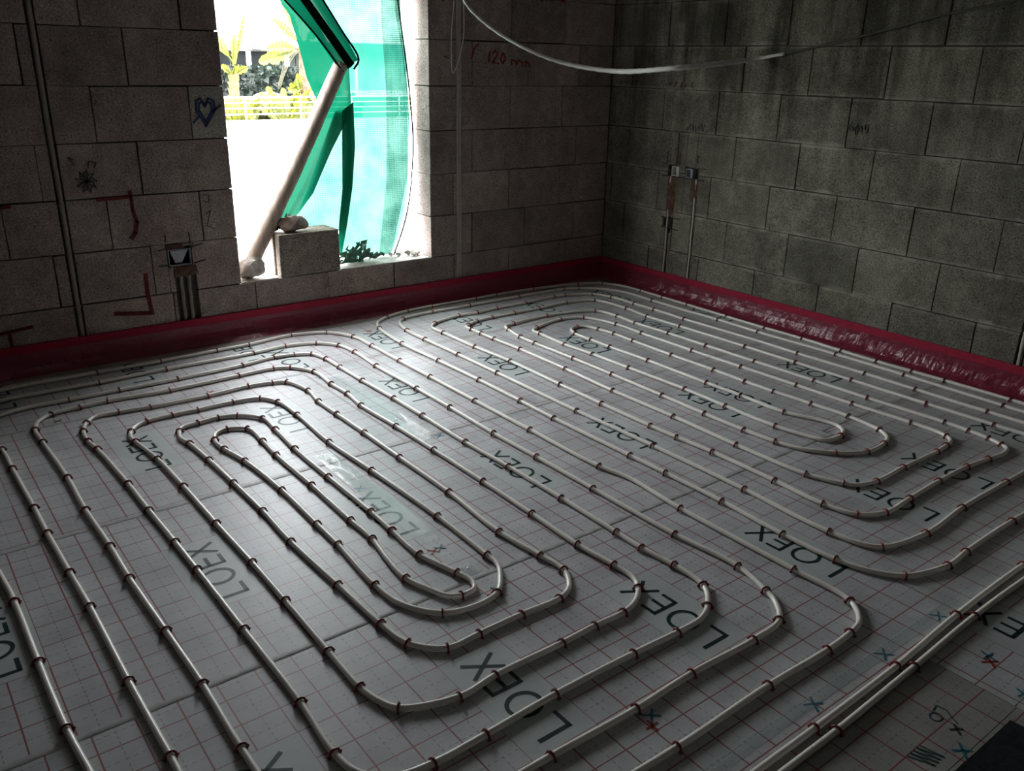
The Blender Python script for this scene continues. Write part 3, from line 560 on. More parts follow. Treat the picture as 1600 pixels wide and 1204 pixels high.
# ---------------------------------------------------------------- things in and round the window
def rock(name, label, cat, loc, size, seed, mat, rot=0.0, group=None):
    bm = bmesh.new(); bmesh.ops.create_icosphere(bm, subdivisions=3, radius=1.0)
    for v in bm.verts:
        n = v.co.normalized(); r = 0.80 + 0.30 * noise.noise(n * 1.2 + Vector((seed, 0, 0))) + 0.10 * noise.noise(n * 4 + Vector((0, seed, 0)))
        q = n * r
        for pn, pd in ((Vector((.6, -.7, .35)), .62), (Vector((-.8, -.4, .4)), .60), (Vector((.2, .3, .93)), .62), (Vector((.9, .2, .3)), .72), (Vector((-.2, -.6, .77)), .66)):
            pn = pn.normalized(); dd = q.dot(pn) - pd
            if dd > 0: q = q - pn * dd
        v.co = Vector((q.x * size[0], q.y * size[1], q.z * size[2])) + noise.noise_vector(n * 9) * min(size) * 0.05
    zmin = min(v.co.z for v in bm.verts)
    for v in bm.verts: v.co.z = max(v.co.z - zmin - size[2] * 0.12, 0)
    t = thing(name, label, cat, loc, group, fin(bm), mat); t.rotation_euler = (0, 0, rot); return t
STONE = simple('broken_concrete', (0.46, 0.42, 0.38), 0.9, 0.2, 30, 0.35, 0.7, bd=0.008)
STONE2 = simple('brown_rubble', (0.20, 0.155, 0.13), 0.9, 0.2, 25, 0.35, 0.7, bd=0.008)
SZ = 0.3078
# upright hollow block on the sill: two webs and shells, seen from its end
def hollow_block(label, x0, x1, y0, y1, z0, z1):
    t = thing('hollow_block', label, 'concrete block', ((x0 + x1) / 2, y0, z0))
    bm = bmesh.new(); X = (x1 - x0) / 2; D = y1 - y0; Hh = z1 - z0; s = 0.032
    bm_box(bm, (-X + .012, 0, 0), (X, s, Hh), 0.003, .001)
    bm_box(bm, (-X + .012, D - s, 0), (X, D, Hh), 0.003, .001)
    bm_box(bm, (-X + .012, s, Hh - .03), (X, D - s, Hh - 0.0), 0.002, .001)
    for xx in (-X + .012, -0.016, X - 0.03): bm_box(bm, (xx, s, 0), (xx + .03, D - s, Hh - .03))
    bm_box(bm, (-X, 0.0, 0), (-X + .012, 0.055, Hh), 0.002); bm_box(bm, (-X, 0.085, 0), (-X + .012, D, Hh), 0.002)
    link('block_body', fin(bm), PALE2, t); return t
PALE2 = m_block('sill_block', (0.21, 0.18, 0.155), (0.25, 0.215, 0.185), (0.30, 0.26, 0.225))
hollow_block('lone concrete block standing on the window sill', -2.508, -2.136, 0.002, 0.188, SZ, 0.548)
rock('rubble_stone', 'brown broken stone lying on top of the block on the sill', 'stone', (-2.385, 0.075, 0.549), (0.125, 0.06, 0.062), 3, STONE2, 0.3)
rock('rubble_stone', 'pale lump of broken concrete in the left corner of the window sill', 'stone', (-2.66, 0.062, SZ + 0.003), (0.105, 0.055, 0.085), 11, STONE, -0.2)
for k, (x, y, s) in enumerate([(-1.58, .08, .022), (-1.60, .12, .030), (-1.66, .14, .024), (-1.545, .10, .026), (-1.55, .16, .03), (-1.70, .165, .02), (-1.63, .17, .026)]):
    rock('rubble_chip', 'small pale rubble chip in the right corner of the window sill', 'stone', (x, y, SZ + 0.003), (s, s, s * .8), 20 + k, STONE, k, 'rubble chips on the window sill')
# pole
WOOD = Mat('weathered_timber', (0.42, 0.34, 0.28), 0.8, 0.3)
mp = N(WOOD.nt, 'ShaderNodeMapping'); mp.inputs['Scale'].default_value = (30, 30, 3); WOOD.L(WOOD.coord(), mp.inputs[0])
gr = WOOD.noise(1.0, 5, mp.outputs[0]); WOOD.col(WOOD.ramp(gr, [(0.3, (0.26, 0.20, 0.165)), (0.55, (0.42, 0.35, 0.29)), (0.8, (0.52, 0.45, 0.38))])); WOOD.bump(gr, 0.5, 0.003)
P0, P1_ = Vector((-2.690, 0.10, SZ + 0.012)), Vector((-2.004, 0.115, 1.455))
pts = []; rr = []
for k in range(15):
    t_ = k / 14; p = P0.lerp(P1_, t_) + Vector((0.006 * math.sin(t_ * 5), 0, 0.004 * math.sin(t_ * 7))); pts.append(p - P0); rr.append(0.048 - 0.006 * t_ + 0.001 * math.sin(k * 2.1))
bm = bmesh.new(); bm_tube(bm, pts, rr, 12)
thing('timber_prop', 'weathered round timber prop leaning across the window opening', 'timber pole', P0, None, fin(bm, True), WOOD.m)

# green debris netting
def net_material(name, green, open_, wx=55.0, wz=75.0):
    M = bpy.data.materials.new(name); M.use_nodes = True; nt = M.node_tree; nt.nodes.clear()
    out = nt.nodes.new('ShaderNodeOutputMaterial'); tr = nt.nodes.new('ShaderNodeBsdfTransparent'); tl = nt.nodes.new('ShaderNodeBsdfTranslucent'); df = nt.nodes.new('ShaderNodeBsdfDiffuse')
    tl.inputs[0].default_value = (*green, 1); df.inputs[0].default_value = (*green, 1); tr.inputs[0].default_value = (0.93, 1, 0.97, 1)
    a = nt.nodes.new('ShaderNodeMixShader'); a.inputs[0].default_value = 0.4; nt.links.new(tl.outputs[0], a.inputs[1]); nt.links.new(df.outputs[0], a.inputs[2])
    tc = nt.nodes.new('ShaderNodeTexCoord'); sp = nt.nodes.new('ShaderNodeSeparateXYZ'); nt.links.new(tc.outputs['UV'], sp.inputs[0])
    def mth(op, a_, b_):
        n = nt.nodes.new('ShaderNodeMath'); n.operation = op
        for i, v in enumerate((a_, b_)):
            if isinstance(v, (int, float)): n.inputs[i].default_value = v
            else: nt.links.new(v, n.inputs[i])
        return n.outputs[0]
    hz = mth('SINE', mth('MULTIPLY', sp.outputs[1], 2 * math.pi * 90), 0); vx = mth('SINE', mth('MULTIPLY', sp.outputs[0], 2 * math.pi * 60), 0)
    ns = nt.nodes.new('ShaderNodeTexNoise'); ns.inputs['Scale'].default_value = 7; ns.inputs['Detail'].default_value = 5; nt.links.new(tc.outputs['UV'], ns.inputs[0])
    f = mth('ADD', mth('ADD', 1.0, mth('MULTIPLY', hz, 0.35)), mth('ADD', mth('MULTIPLY', vx, 0.15), mth('MULTIPLY', mth('SUBTRACT', ns.outputs[0], 0.5), 1.8)))
    n = nt.nodes.new('ShaderNodeMath'); n.operation = 'MULTIPLY'; n.use_clamp = True; nt.links.new(f, n.inputs[0]); n.inputs[1].default_value = open_
    mx = nt.nodes.new('ShaderNodeMixShader'); nt.links.new(n.outputs[0], mx.inputs[0]); nt.links.new(a.outputs[0], mx.inputs[1]); nt.links.new(tr.outputs[0], mx.inputs[2])
    nt.links.new(mx.outputs[0], out.inputs[0]); return M
NETL = net_material('green_net_single', (0.004, 0.075, 0.052), 0.048)
NETD = net_material('green_net_doubled', (0.001, 0.042, 0.022), 0.006)
NETS = net_material('green_net_sheer', (0.022, 0.045, 0.036), 0.50)
NETK = net_material('green_net_bundled', (0.002, 0.008, 0.006), 0.0)
def net_sheet(left, right, n, mz, y0, amp, freq, seed, mat, name, parent, label=None, slant=0.0):
    """left/right: lists of (x,z) boundary points with equal length, top to bottom."""
    bm = bmesh.new(); uvl = bm.loops.layers.uv.new('UVMap')
    def interp(L, t):
        f = t * (len(L) - 1); i = min(int(f), len(L) - 2); return Vector(L[i]).lerp(Vector(L[i + 1]), f - i)
    V = []
    for j in range(mz + 1):
        t = j / mz; a = interp(left, t); b = interp(right, t); row = []
        for i in range(n + 1):
            s = i / n; p = a.lerp(b, s)
            y = y0 + slant * s + amp * (math.sin(s * freq + seed + 0.8 * math.sin(t * 3 + seed)) * 0.6 + noise.noise(Vector((s * 6, t * 2.2, seed))) * 0.7)
            row.append((bm.verts.new((p.x, y, p.y)), (p.x, p.y)))
        V.append(row)
    for j in range(mz):
        for i in range(n):
            q = [V[j][i], V[j][i + 1], V[j + 1][i + 1], V[j + 1][i]]
            f = bm.faces.new([w_[0] for w_ in q]); f.smooth = True
            for lp, w_ in zip(f.loops, q): lp[uvl].uv = w_[1]
    me = bpy.data.meshes.new(name); bm.to_mesh(me); bm.free(); me.materials.append(mat)
    return link(name, me, None, parent, None, label)
NET = thing('debris_netting', 'green debris netting hanging in the window, snagged over the timber prop', 'netting')
# main hanging sheet
Lm = [(-2.155, 1.856), (-2.125, 1.783), (-2.02, 1.63), (-1.925, 1.484), (-1.935, 1.30), (-1.945, 1.139), (-1.965, 0.92), (-1.99, 0.72), (-2.03, 0.55), (-2.05, 0.42), (-2.01, 0.315)]
Rm = [(-1.575, 1.856), (-1.575, 1.80), (-1.565, 1.63), (-1.545, 1.484), (-1.535, 1.30), (-1.530, 1.139), (-1.540, 0.92), (-1.560, 0.70), (-1.595, 0.55), (-1.64, 0.42), (-1.69, 0.316)]
net_sheet(Lm, Rm, 60, 70, 0.186, 0.009, 17, 0.3, NETL, 'net_sheet', NET)
# overlapping fold down the right side (second layer)
net_sheet([(-1.71, 1.856), (-1.71, 1.7), (-1.69, 1.30), (-1.705, 0.80), (-1.78, 0.315)], [(-1.58, 1.856), (-1.58, 1.7), (-1.545, 1.30), (-1.555, 0.80), (-1.69, 0.315)], 24, 40, 0.172, 0.006, 25, 2.0, NETS, 'net_fold', NET)
net_sheet([(-1.625, 1.856), (-1.625, 1.75), (-1.588, 1.55), (-1.560, 1.30), (-1.545, 1.0)], [(-1.54, 1.856), (-1.535, 1.75), (-1.53, 1.55), (-1.532, 1.30), (-1.537, 1.0)], 8, 30, 0.158, 0.004, 9, 4.0, NETS, 'net_fold', NET)
# band pulled diagonally down to the head of the prop
net_sheet([(-2.42, 1.856), (-2.34, 1.775), (-2.17, 1.60), (-2.02, 1.41)], [(-2.16, 1.856), (-2.115, 1.783), (-2.01, 1.63), (-1.915, 1.480)], 14, 40, 0.095, 0.010, 16, 1.0, NETD, 'net_fold', NET)
net_sheet([(-2.33, 1.856), (-2.255, 1.775), (-2.09, 1.57), (-1.985, 1.43)], [(-2.26, 1.856), (-2.20, 1.780), (-2.055, 1.60), (-1.945, 1.46)], 6, 40, 0.078, 0.006, 8, 1.7, NETK, 'net_fold', NET)
# rear flap seen past the prop
net_sheet([(-2.36, 1.83), (-2.262, 1.70), (-2.215, 1.52), (-2.185, 1.38), (-2.125, 1.24)], [(-2.20, 1.80), (-2.10, 1.66), (-2.02, 1.52), (-1.98, 1.42), (-2.06, 1.26)], 14, 24, 0.200, 0.010, 8, 3.0, NETD, 'net_fold', NET)
# strips gathered behind and beside the prop
net_sheet([(-2.02, 1.45), (-2.06, 1.28), (-2.15, 1.08), (-2.29, 0.84), (-2.43, 0.60)], [(-1.935, 1.44), (-1.93, 1.20), (-2.07, 0.98), (-2.20, 0.74), (-2.33, 0.60)], 14, 40, 0.175, 0.010, 7, 5.0, NETD, 'net_fold', NET)
net_sheet([(-2.03, 1.20), (-2.12, 1.00), (-2.22, 0.78), (-2.30, 0.62), (-2.30, 0.55)], [(-1.93, 1.20), (-1.93, 1.00), (-1.95, 0.78), (-2.00, 0.62), (-2.04, 0.50)], 20, 36, 0.190, 0.008, 10, 6.0, NETL, 'net_fold', NET)
net_sheet([(-2.01, 1.20), (-2.02, 1.00), (-2.03, 0.76), (-2.065, 0.55), (-2.085, 0.36)], [(-1.935, 1.25), (-1.935, 1.00), (-1.965, 0.76), (-2.01, 0.55), (-2.06, 0.36)], 6, 30, 0.135, 0.005, 5, 6.5, NETD, 'net_fold', NET)
# rope hems and bottom scraps
for pts_, r in (([(-2.43, .085, 1.856), (-2.345, .085, 1.775), (-2.17, .082, 1.60), (-2.02, .078, 1.415)], .005), ([(-2.165, .09, 1.856), (-2.118, .09, 1.785), (-2.01, .09, 1.63), (-1.912, .09, 1.482), (-1.945, .09, 1.43)], .006),
                ([(-1.615, .15, 1.856), (-1.61, .148, 1.80), (-1.575, .148, 1.55), (-1.545, .148, 1.30), (-1.528, .148, 1.0), (-1.556, .148, 0.70), (-1.60, .148, 0.52), (-1.688, .145, 0.318)], .005)):
    pp, _ = catmull(pts_, 0.03); link('net_hem', tube_me(pp, r, 6), NETK, NET)
def scrap(label, loc, size, seed, mat, group=None):
    bm = bmesh.new(); r = random.Random(seed)
    for k in range(42):
        a = Vector((r.uniform(-1, 1) * size[0], r.uniform(-1, 1) * size[1], r.uniform(0, 1) * size[2] * .7))
        pts_ = [a]
        for q in range(3): pts_.append(pts_[-1] + Vector((r.uniform(-1, 1) * size[0] * .5, r.uniform(-.5, .5) * size[1], r.uniform(-.5, .6) * size[2] * .6)))
        for p in pts_: p.z = max(p.z, 0.002)
        for q in range(3):
            d = pts_[q + 1] - pts_[q]; s = Vector((r.uniform(-.3, .3), r.uniform(-.3, .3), 1)).normalized() * r.uniform(.012, .032)
            v = [bm.verts.new(pts_[q]), bm.verts.new(pts_[q + 1]), bm.verts.new(pts_[q + 1] + s), bm.verts.new(pts_[q] + s)]; bm.faces.new(v)
    t = thing('net_scrap', label, 'net scrap', loc, group, fin(bm), mat); return t
SCR = simple('faded_green_scrap', (0.10, 0.20, 0.15), 0.8, 0.3, 40, 0.4)
SCRD = simple('dark_green_scrap', (0.012, 0.035, 0.028), 0.8, 0.3, 40, 0.4)
scrap('crumpled faded green net scrap on the sill right of the block', (-1.98, 0.10, SZ + 0.004), (0.10, 0.05, 0.09), 5, SCR)
scrap('dark bunched net scrap between the prop and the stone on the sill block', (-2.475, 0.12, 0.552), (0.05, 0.035, 0.07), 8, SCRD)
# mortar bed on the right of the sill
bm = bmesh.new(); bm_box(bm, (-2.13, 0.004, 0.302), (-1.503, 0.205, 0.3085), 0.002)
struct('trim_1', fin(bm), simple('sill_mortar', (0.42, 0.40, 0.36), 0.95, 0.15, 18, 0.35, 0.6, bd=0.006))
bm = bmesh.new(); bm_box(bm, (-2.739, 0.004, 0.302), (-2.522, 0.205, 0.3085), 0.002)
struct('trim_2', fin(bm), simple('sill_mortar_left', (0.46, 0.42, 0.38), 0.95, 0.15, 18, 0.35, 0.6, bd=0.006))

# ---------------------------------------------------------------- cable and wires
CAB = Mat('twisted_grey_cable', (0.66, 0.63, 0.59), 0.6, 0.3); CAB.bump(CAB.noise(90, 3), 1.0, 0.004)
t = thing('hanging_cable', 'pale twisted cable sagging across the top of the far corner', 'cable')
pp, _ = catmull([(-1.411, -0.223, 1.938), (-1.425, -0.262, 1.805), (-1.318, -0.33, 1.683), (-1.14, -0.461, 1.562), (-0.936, -0.564, 1.488), (-0.75, -0.801, 1.449), (-0.685, -1.227, 1.475), (-0.06, -1.245, 1.531), (-0.035, -1.42, 1.56)], 0.02)
rr = [0.0060 + 0.0078 * min(1, k / len(pp) * 2.0) + 0.0012 * math.sin(k * 1.9) - 0.006 * max(0, k / len(pp) - 0.85) / 0.15 for k in range(len(pp))]
link('cable_sheath', tube_me(pp, rr, 8), CAB.m, t)
pp, _ = catmull([(-0.02, -1.409, 1.561), (-0.02, -1.669, 1.607), (-0.02, -1.992, 1.674), (-0.02, -2.309, 1.744), (-0.02, -2.647, 1.803), (-0.02, -2.888, 1.883)], 0.03)
link('cable_tail', tube_me(pp, 0.006, 6), simple('shade_painted_cable', (0.09, 0.085, 0.07), 0.9, 0.1), t)  # same cable on its shaded side, the shade painted as a darker colour
WIRE = Mat('pale_wire', (0.80, 0.78, 0.74), 0.5).m
t = thing('wire_loop', 'thin pale wire hanging in a narrow loop right of the window', 'wire')
for pts_ in ([(-1.335, -.02, 2.3), (-1.332, -.02, 1.82), (-1.351, -.02, 1.61), (-1.345, -.022, 1.42), (-1.338, -.022, 1.415), (-1.295, -.022, 1.50), (-1.262, -.02, 1.63), (-1.262, -.02, 1.82), (-1.262, -.02, 2.3)],):
    pp, _ = catmull(pts_, 0.02); link('wire_strand', tube_me(pp, 0.0032, 6), WIRE, t)
pp, _ = catmull([(-1.325, -.012, 2.3), (-1.322, -.012, 1.85), (-1.345, -.012, 1.62), (-1.342, -.012, 1.44)], 0.02); link('wire_strand', tube_me(pp, 0.0026, 6), WIRE, t)

# ---------------------------------------------------------------- tapes, pen marks, black sheet on the floor
def tape_material(name, a):
    M = Mat(name, (0.78, 0.90, 0.87), 0.10, 1.0); M.bump(M.noise(22, 4), 0.45, 0.006)
    M.b.inputs['Alpha'].default_value = a; return M.m
TAPE = tape_material('clear_packing_tape', 0.30)
def tape(label, x0, x1, y0, y1, seed, z=0.0009):
    bm = bmesh.new(); n = 60; prev = None
    for i in range(n + 1):
        y = y0 + (y1 - y0) * i / n; q = []
        for j in range(7):
            s = j / 6; e = 0.0022 * max(0, noise.noise(Vector((s * 3, i * .35, seed)))) * (1 if 0 < j < 6 else 0)
            q.append(bm.verts.new((x0 + (x1 - x0) * s, y, z + e)))
        if prev:
            for j in range(6): bm.faces.new((prev[j], prev[j + 1], q[j + 1], q[j]))
        prev = q
    t = thing('clear_tape', label, 'tape', (0, 0, 0), None, fin(bm, True), TAPE)
tape('strip of glossy clear tape over the lettering in the middle of the left pipe loops', -3.118, -3.040, -2.490, -1.670, 1)
tape('pale clear tape strip between two long pipe runs near the far left bends', -2.688, -2.612, -1.800, -0.885, 2)
tape('clear tape strip beside the two parallel pipes at the lower right', -3.25, -1.9, -3.706, -3.672, 3)
tape('pale blue tape patch at the lower right edge beside the black sheet', -2.31, -2.12, -4.14, -3.99, 4)
def xmark(x, y, s, mat, rot=0.0, name='marker_cross'):
    bm = bmesh.new(); c, d = math.cos(rot), math.sin(rot)
    for a, b in (((-s, -s * .5), (s, s * .5)), ((-s * .6, s), (s * .6, -s * .8))):
        stroke(bm, (a[0] * c - a[1] * d, a[0] * d + a[1] * c), (b[0] * c - b[1] * d, b[0] * d + b[1] * c), 0.006)
    o = link(name, fin(bm), mat, FL); o.location = (x, y, 0.0006); return o
for x, y, s, m_, r in ((-3.085, -3.487, .022, TEAL, .3), (-3.108, -3.512, .018, REDPEN, 1.0), (-2.726, -3.700, .024, TEAL, .5), (-2.401, -3.700, .024, TEAL, .2), (-2.174, -3.874, .022, TEAL, .9), (-2.195, -3.888, .022, REDPEN, .4), (-2.108, -3.700, .022, TEAL, .1),
                   (-2.578, -4.000, .022, TEAL, .3), (-2.255, -4.0, .02, TEAL, .8), (-3.085, -2.541, .02, TEAL, .3), (-3.112, -2.545, .02, REDPEN, .1), (-3.07, -2.833, .018, TEAL, .3), (-3.093, -2.85, .02, REDPEN, .7), (-2.704, -.861, .02, TEAL, .6), (-2.602, -1.79, .02, TEAL, .2),
                   (-3.863, -.722, .02, BLACKPAINT, .2), (-3.561, -.774, .02, BLACKPAINT, .2), (-3.208, -.748, .018, REDPEN, .4), (-2.130, -.299, .018, REDPEN, .2), (-2.125, -.315, .016, REDPEN, 1.2), (-.352, -1.566, .03, REDPEN, .2), (-.34, -1.59, .03, REDPEN, 1.1), (-3.10, -2.02, .02, TEAL, .4), (-2.52, -3.958, .016, BLACKPAINT, .4)):
    xmark(x, y, s, m_, r)
# pencilled ring and zigzag on the duller panel
bm = bmesh.new()
pr = [(-2.520 + .016 * math.cos(a * .5), -3.905 + .014 * math.sin(a * .5)) for a in range(14)]
for a, b in zip(pr, pr[1:]): stroke(bm, a, b, 0.003)
pr = [(-2.505, -3.89), (-2.48, -3.885), (-2.475, -3.91), (-2.49, -3.93), (-2.50, -3.95)]
for a, b in zip(pr, pr[1:]): stroke(bm, a, b, 0.003)
for k in range(4): stroke(bm, (-2.70 + .014 * k, -3.93), (-2.675 + .014 * k, -3.985), 0.004); stroke(bm, (-2.675 + .014 * k, -3.985), (-2.686 + .014 * k, -3.93), 0.003)
o = link('pencil_mark', fin(bm), simple('pencil_teal', (0.03, 0.07, 0.075), 0.6), FL); o.location = (0, 0, 0.0006)
bm = bmesh.new(); n = 26; V = [[bm.verts.new((-2.385 - 1.6 * i / n + 0.004 * noise.noise(Vector((j, 0, 1))), -4.022 - 1.3 * j / n + 0.004 * noise.noise(Vector((i, 3, 1))), 0.004 + 0.007 * max(0, noise.noise(Vector((i * .35, j * .35, 4)))))) for j in range(n + 1)] for i in range(n + 1)]
for i in range(n):
    for j in range(n): bm.faces.new((V[i][j], V[i + 1][j], V[i + 1][j + 1], V[i][j + 1]))
thing('black_membrane', 'black plastic sheet lying in the lower right corner of the floor', 'plastic sheet', (0, 0, 0), None, fin(bm, True), BLACKMAT)
# crumpled clear film at the bend of the innermost pipe loop
bm = bmesh.new(); n = 14
V = [[bm.verts.new((-0.035 + .07 * i / n, -0.03 + .06 * j / n, 0.001 + 0.02 * abs(noise.noise(Vector((i * .6, j * .6, 2)))) * math.sin(math.pi * i / n) * math.sin(math.pi * j / n))) for j in range(n + 1)] for i in range(n + 1)]
for i in range(n):
    for j in range(n): bm.faces.new((V[i][j], V[i + 1][j], V[i + 1][j + 1], V[i][j + 1]))
thing('film_wad', 'crumpled scrap of clear film at the inner pipe bend', 'film scrap', (-3.085, -2.70, 0.001), None, fin(bm, False), TAPE)

# ---------------------------------------------------------------- outside
WHITE = simple('white_render', (0.85, 0.84, 0.82), 0.9, 0.1, 2, 0.04)
GROUNDM = simple('white_terrace', (0.36, 0.355, 0.34), 0.9, 0.1, 2, 0.05)
struct('ground', box_me((-60, 0.3, -0.45), (80, 20.05, -0.215)), GROUNDM)
GARD = simple('garden_soil', (0.06, 0.065, 0.03), 0.9, 0.1, 3, 0.4)
struct('ground_garden', box_me((-80, 20.06, -0.9), (120, 90, -0.62)), GARD)
PAINT = Mat('white_metal_paint', (0.85, 0.85, 0.85), 0.5).m
rl = thing('white_railing', 'white metal railing with four thin rails at the end of the terrace', 'railing', (0, 20, -0.215))
for z in (0.16, 0.32, 0.47, 0.615): link('rail', tube_me([(-12, 0, z), (20, 0, z)], 0.016 if z < .6 else 0.022, 6), PAINT, rl)
pm = tube_me([(0, 0, 0), (0, 0, 0.62)], 0.022, 6); pm.materials.append(PAINT)
for k in range(19): o = link('post', pm, None, rl); o.location = (-11.6 + 1.28 * k * 1.3, 0, 0)
# plants
def leaf_mat(name, c1, c2):
    M = bpy.data.materials.new(name); M.use_nodes = True; nt = M.node_tree; b = nt.nodes['Principled BSDF']; b.inputs['Roughness'].default_value = 0.55
    n = nt.nodes.new('ShaderNodeTexNoise'); n.inputs['Scale'].default_value = 3; r = nt.nodes.new('ShaderNodeValToRGB'); r.color_ramp.elements[0].color = (*c1, 1); r.color_ramp.elements[1].color = (*c2, 1)
    r.color_ramp.elements[0].position = 0.35; r.color_ramp.elements[1].position = 0.65
    nt.links.new(n.outputs[0], r.inputs[0]); nt.links.new(r.outputs[0], b.inputs['Base Color'])
    tl = nt.nodes.new('ShaderNodeBsdfTranslucent'); nt.links.new(r.outputs[0], tl.inputs[0]); mx = nt.nodes.new('ShaderNodeMixShader'); mx.inputs[0].default_value = 0.5
    nt.links.new(b.outputs[0], mx.inputs[1]); nt.links.new(tl.outputs[0], mx.inputs[2]); nt.links.new(mx.outputs[0], nt.nodes['Material Output'].inputs[0]); return M
LEAF = leaf_mat('yellow_green_leaf', (0.055, 0.065, 0.003), (0.10, 0.095, 0.006)); LEAF2 = leaf_mat('pale_leaf', (0.08, 0.10, 0.03), (0.13, 0.13, 0.07))
BARK = simple('fibrous_trunk', (0.11, 0.075, 0.03), 0.9, 0.1, 6, 0.35, 0.5, bd=0.02); BARKB = simple('brown_trunk', (0.08, 0.05, 0.035), 0.9, 0.1, 6, 0.4, 0.5, bd=0.02)
DRY = simple('dry_frond', (0.05, 0.045, 0.03), 0.9, 0.1, 6, 0.2)
def leaf(parent, a, b, width, droop, mat, ragged=0.0, seed=0):
    """banana-type blade from stalk base a to tip b."""
    a = Vector(a); b = Vector(b); r = random.Random(seed); bm = bmesh.new(); n = 16; d = b - a
    side = d.cross(Vector((0.25, -1, 0.2))).normalized(); sag = Vector((0, 0, -1)) * d.length * droop
    bm_tube(bm, [a + d * t + sag * (t * t - t * 0.2) for t in [k / 8 for k in range(9)]], [0.035 - 0.003 * k for k in range(9)], 5)
    prev = None
    for k in range(n + 1):
        t = 0.22 + 0.78 * k / n; p = a + d * t + sag * (t * t - t * 0.2); w = width * math.sin(math.pi * min(1, (t - 0.2) / 0.82)) ** 0.6 + 0.01
        fold = Vector((0, -1, 0)) * w * 0.25
        q = [p + side * w + fold, p, p - side * w + fold]
        if ragged: q[0] += side * r.uniform(-ragged, 0) * w; q[2] -= side * r.uniform(-ragged, 0) * w
        q = [bm.verts.new(v) for v in q]
        if prev:
            gap = ragged and k % 2 == 0
            e0 = prev
            if not gap: bm.faces.new((e0[0], e0[1], q[1], q[0])); bm.faces.new((e0[1], e0[2], q[2], q[1]))
            else:
                m0 = bm.verts.new(e0[0].co.lerp(q[0].co, 0.75)); m2 = bm.verts.new(e0[2].co.lerp(q[2].co, 0.75))
                bm.faces.new((e0[0], e0[1], q[1], m0)); bm.faces.new((e0[1], e0[2], m2, q[1]))
        prev = q
    link('leaf', fin(bm), mat, parent)
def plant(label, base, trunk, leaves, bark, r0=0.17, mat=LEAF, ragged=0.5):
    t = thing('garden_plant', label, 'plant', base)
    B = Vector(base); top = Vector(trunk)
    bm = bmesh.new(); n = 14; pts_ = [(top - B) * (k / n) for k in range(n + 1)]
    bm_tube(bm, pts_, [r0 * (1 - 0.25 * k / n) * (1 + 0.10 * (k % 2)) for k in range(n + 1)], 9)
    for k in range(10):   # leaf-sheath stubs fanning off the trunk
        a = (top - B) * (0.35 + 0.06 * k); s = 1 if k % 2 else -1
        bm_tube(bm, [a, a + Vector((s * 0.16, -0.05, 0.42))], [0.06, 0.025], 5)
    link('trunk', fin(bm), bark, t)
    for k, (a, b, w_, dr) in enumerate(leaves): leaf(t, Vector(a) - B, Vector(b) - B, w_, dr, mat, ragged, k)
    return t
plant('banana-like plant with a fanned trunk behind the railing at the window\'s left edge', (5.42, 22, -0.62), (5.55, 22, 1.0),
      [((5.55, 22, 1.3), (4.95, 22, 2.15), .20, .05), ((5.55, 22, 1.2), (5.62, 21.9, 2.05), .17, 0.0), ((5.6, 22, 1.25), (6.0, 22, 2.6), .10, -.02), ((5.5, 22, .95), (5.1, 21.8, 1.25), .13, .1), ((5.5, 22, .95), (5.9, 21.8, 1.22), .13, .1), ((5.5, 22, .9), (5.45, 21.6, 1.25), .14, .1)], BARK)
p2 = plant('tall brown-trunked palm plant behind the railing, next to the netting', (7.80, 22, -0.62), (7.83, 22, 1.85),
      [((7.8, 22, 1.7), (6.3, 21.9, 1.45), .24, .10), ((7.8, 22, 1.85), (6.85, 21.9, 2.5), .22, -.05), ((7.8, 22, 1.9), (7.15, 21.9, 3.0), .20, 0.0), ((7.75, 22, 1.7), (6.55, 21.8, 1.95), .20, .25), ((7.8, 22, 1.8), (8.5, 22, 2.6), .2, .0), ((7.8, 22, .8), (7.1, 21.7, .45), .22, -.1), ((7.8, 22, .7), (8.4, 21.8, .5), .24, -.2), ((7.7, 22, .35), (7.35, 21.6, 1.0), .20, .0)], BARKB, 0.2)
for k in range(4):
    pp, _ = catmull([(7.6, 21.7, 1.7), (7.35 - .07 * k, 21.7, 1.5), (7.05 - .05 * k, 21.7, 1.05 - .03 * k), (6.85 - .03 * k, 21.7, .6)], 0.1)
    link('dry_frond', tube_me([Vector(q) - Vector((7.80, 22, -0.62)) for q in pp], 0.012, 5), DRY, p2)
def bush(label, x, y, z, s, k, mat=LEAF):
    t = thing('low_plant', label, 'plant', (x, y, z)); r = random.Random(k)
    for j in range(9):
        a = r.uniform(0, 6.28); leaf(t, (0, 0, 0), (s * math.cos(a) * .8, s * .3 * math.sin(a), s * r.uniform(.6, 1.2)), s * .2, .1, mat, 0.4, j + k)
bush('low yellow-green plant just behind the railing, nearest the window\'s left edge', 5.15, 21.0, -.62, .9, 1)
bush('low yellow-green plant behind the railing, second from the left', 5.85, 22.6, -.62, .85, 2)
bush('wide yellow-green plant filling the middle behind the railing', 6.75, 21.2, -.62, 1.25, 3)
bush('yellow-green plant behind the railing at the foot of the palm trunk', 7.40, 22.9, -.62, 1.1, 4)
bush('pale green plant behind the railing, right beside the timber prop', 8.25, 21.4, -.62, 1.2, 5, LEAF2)
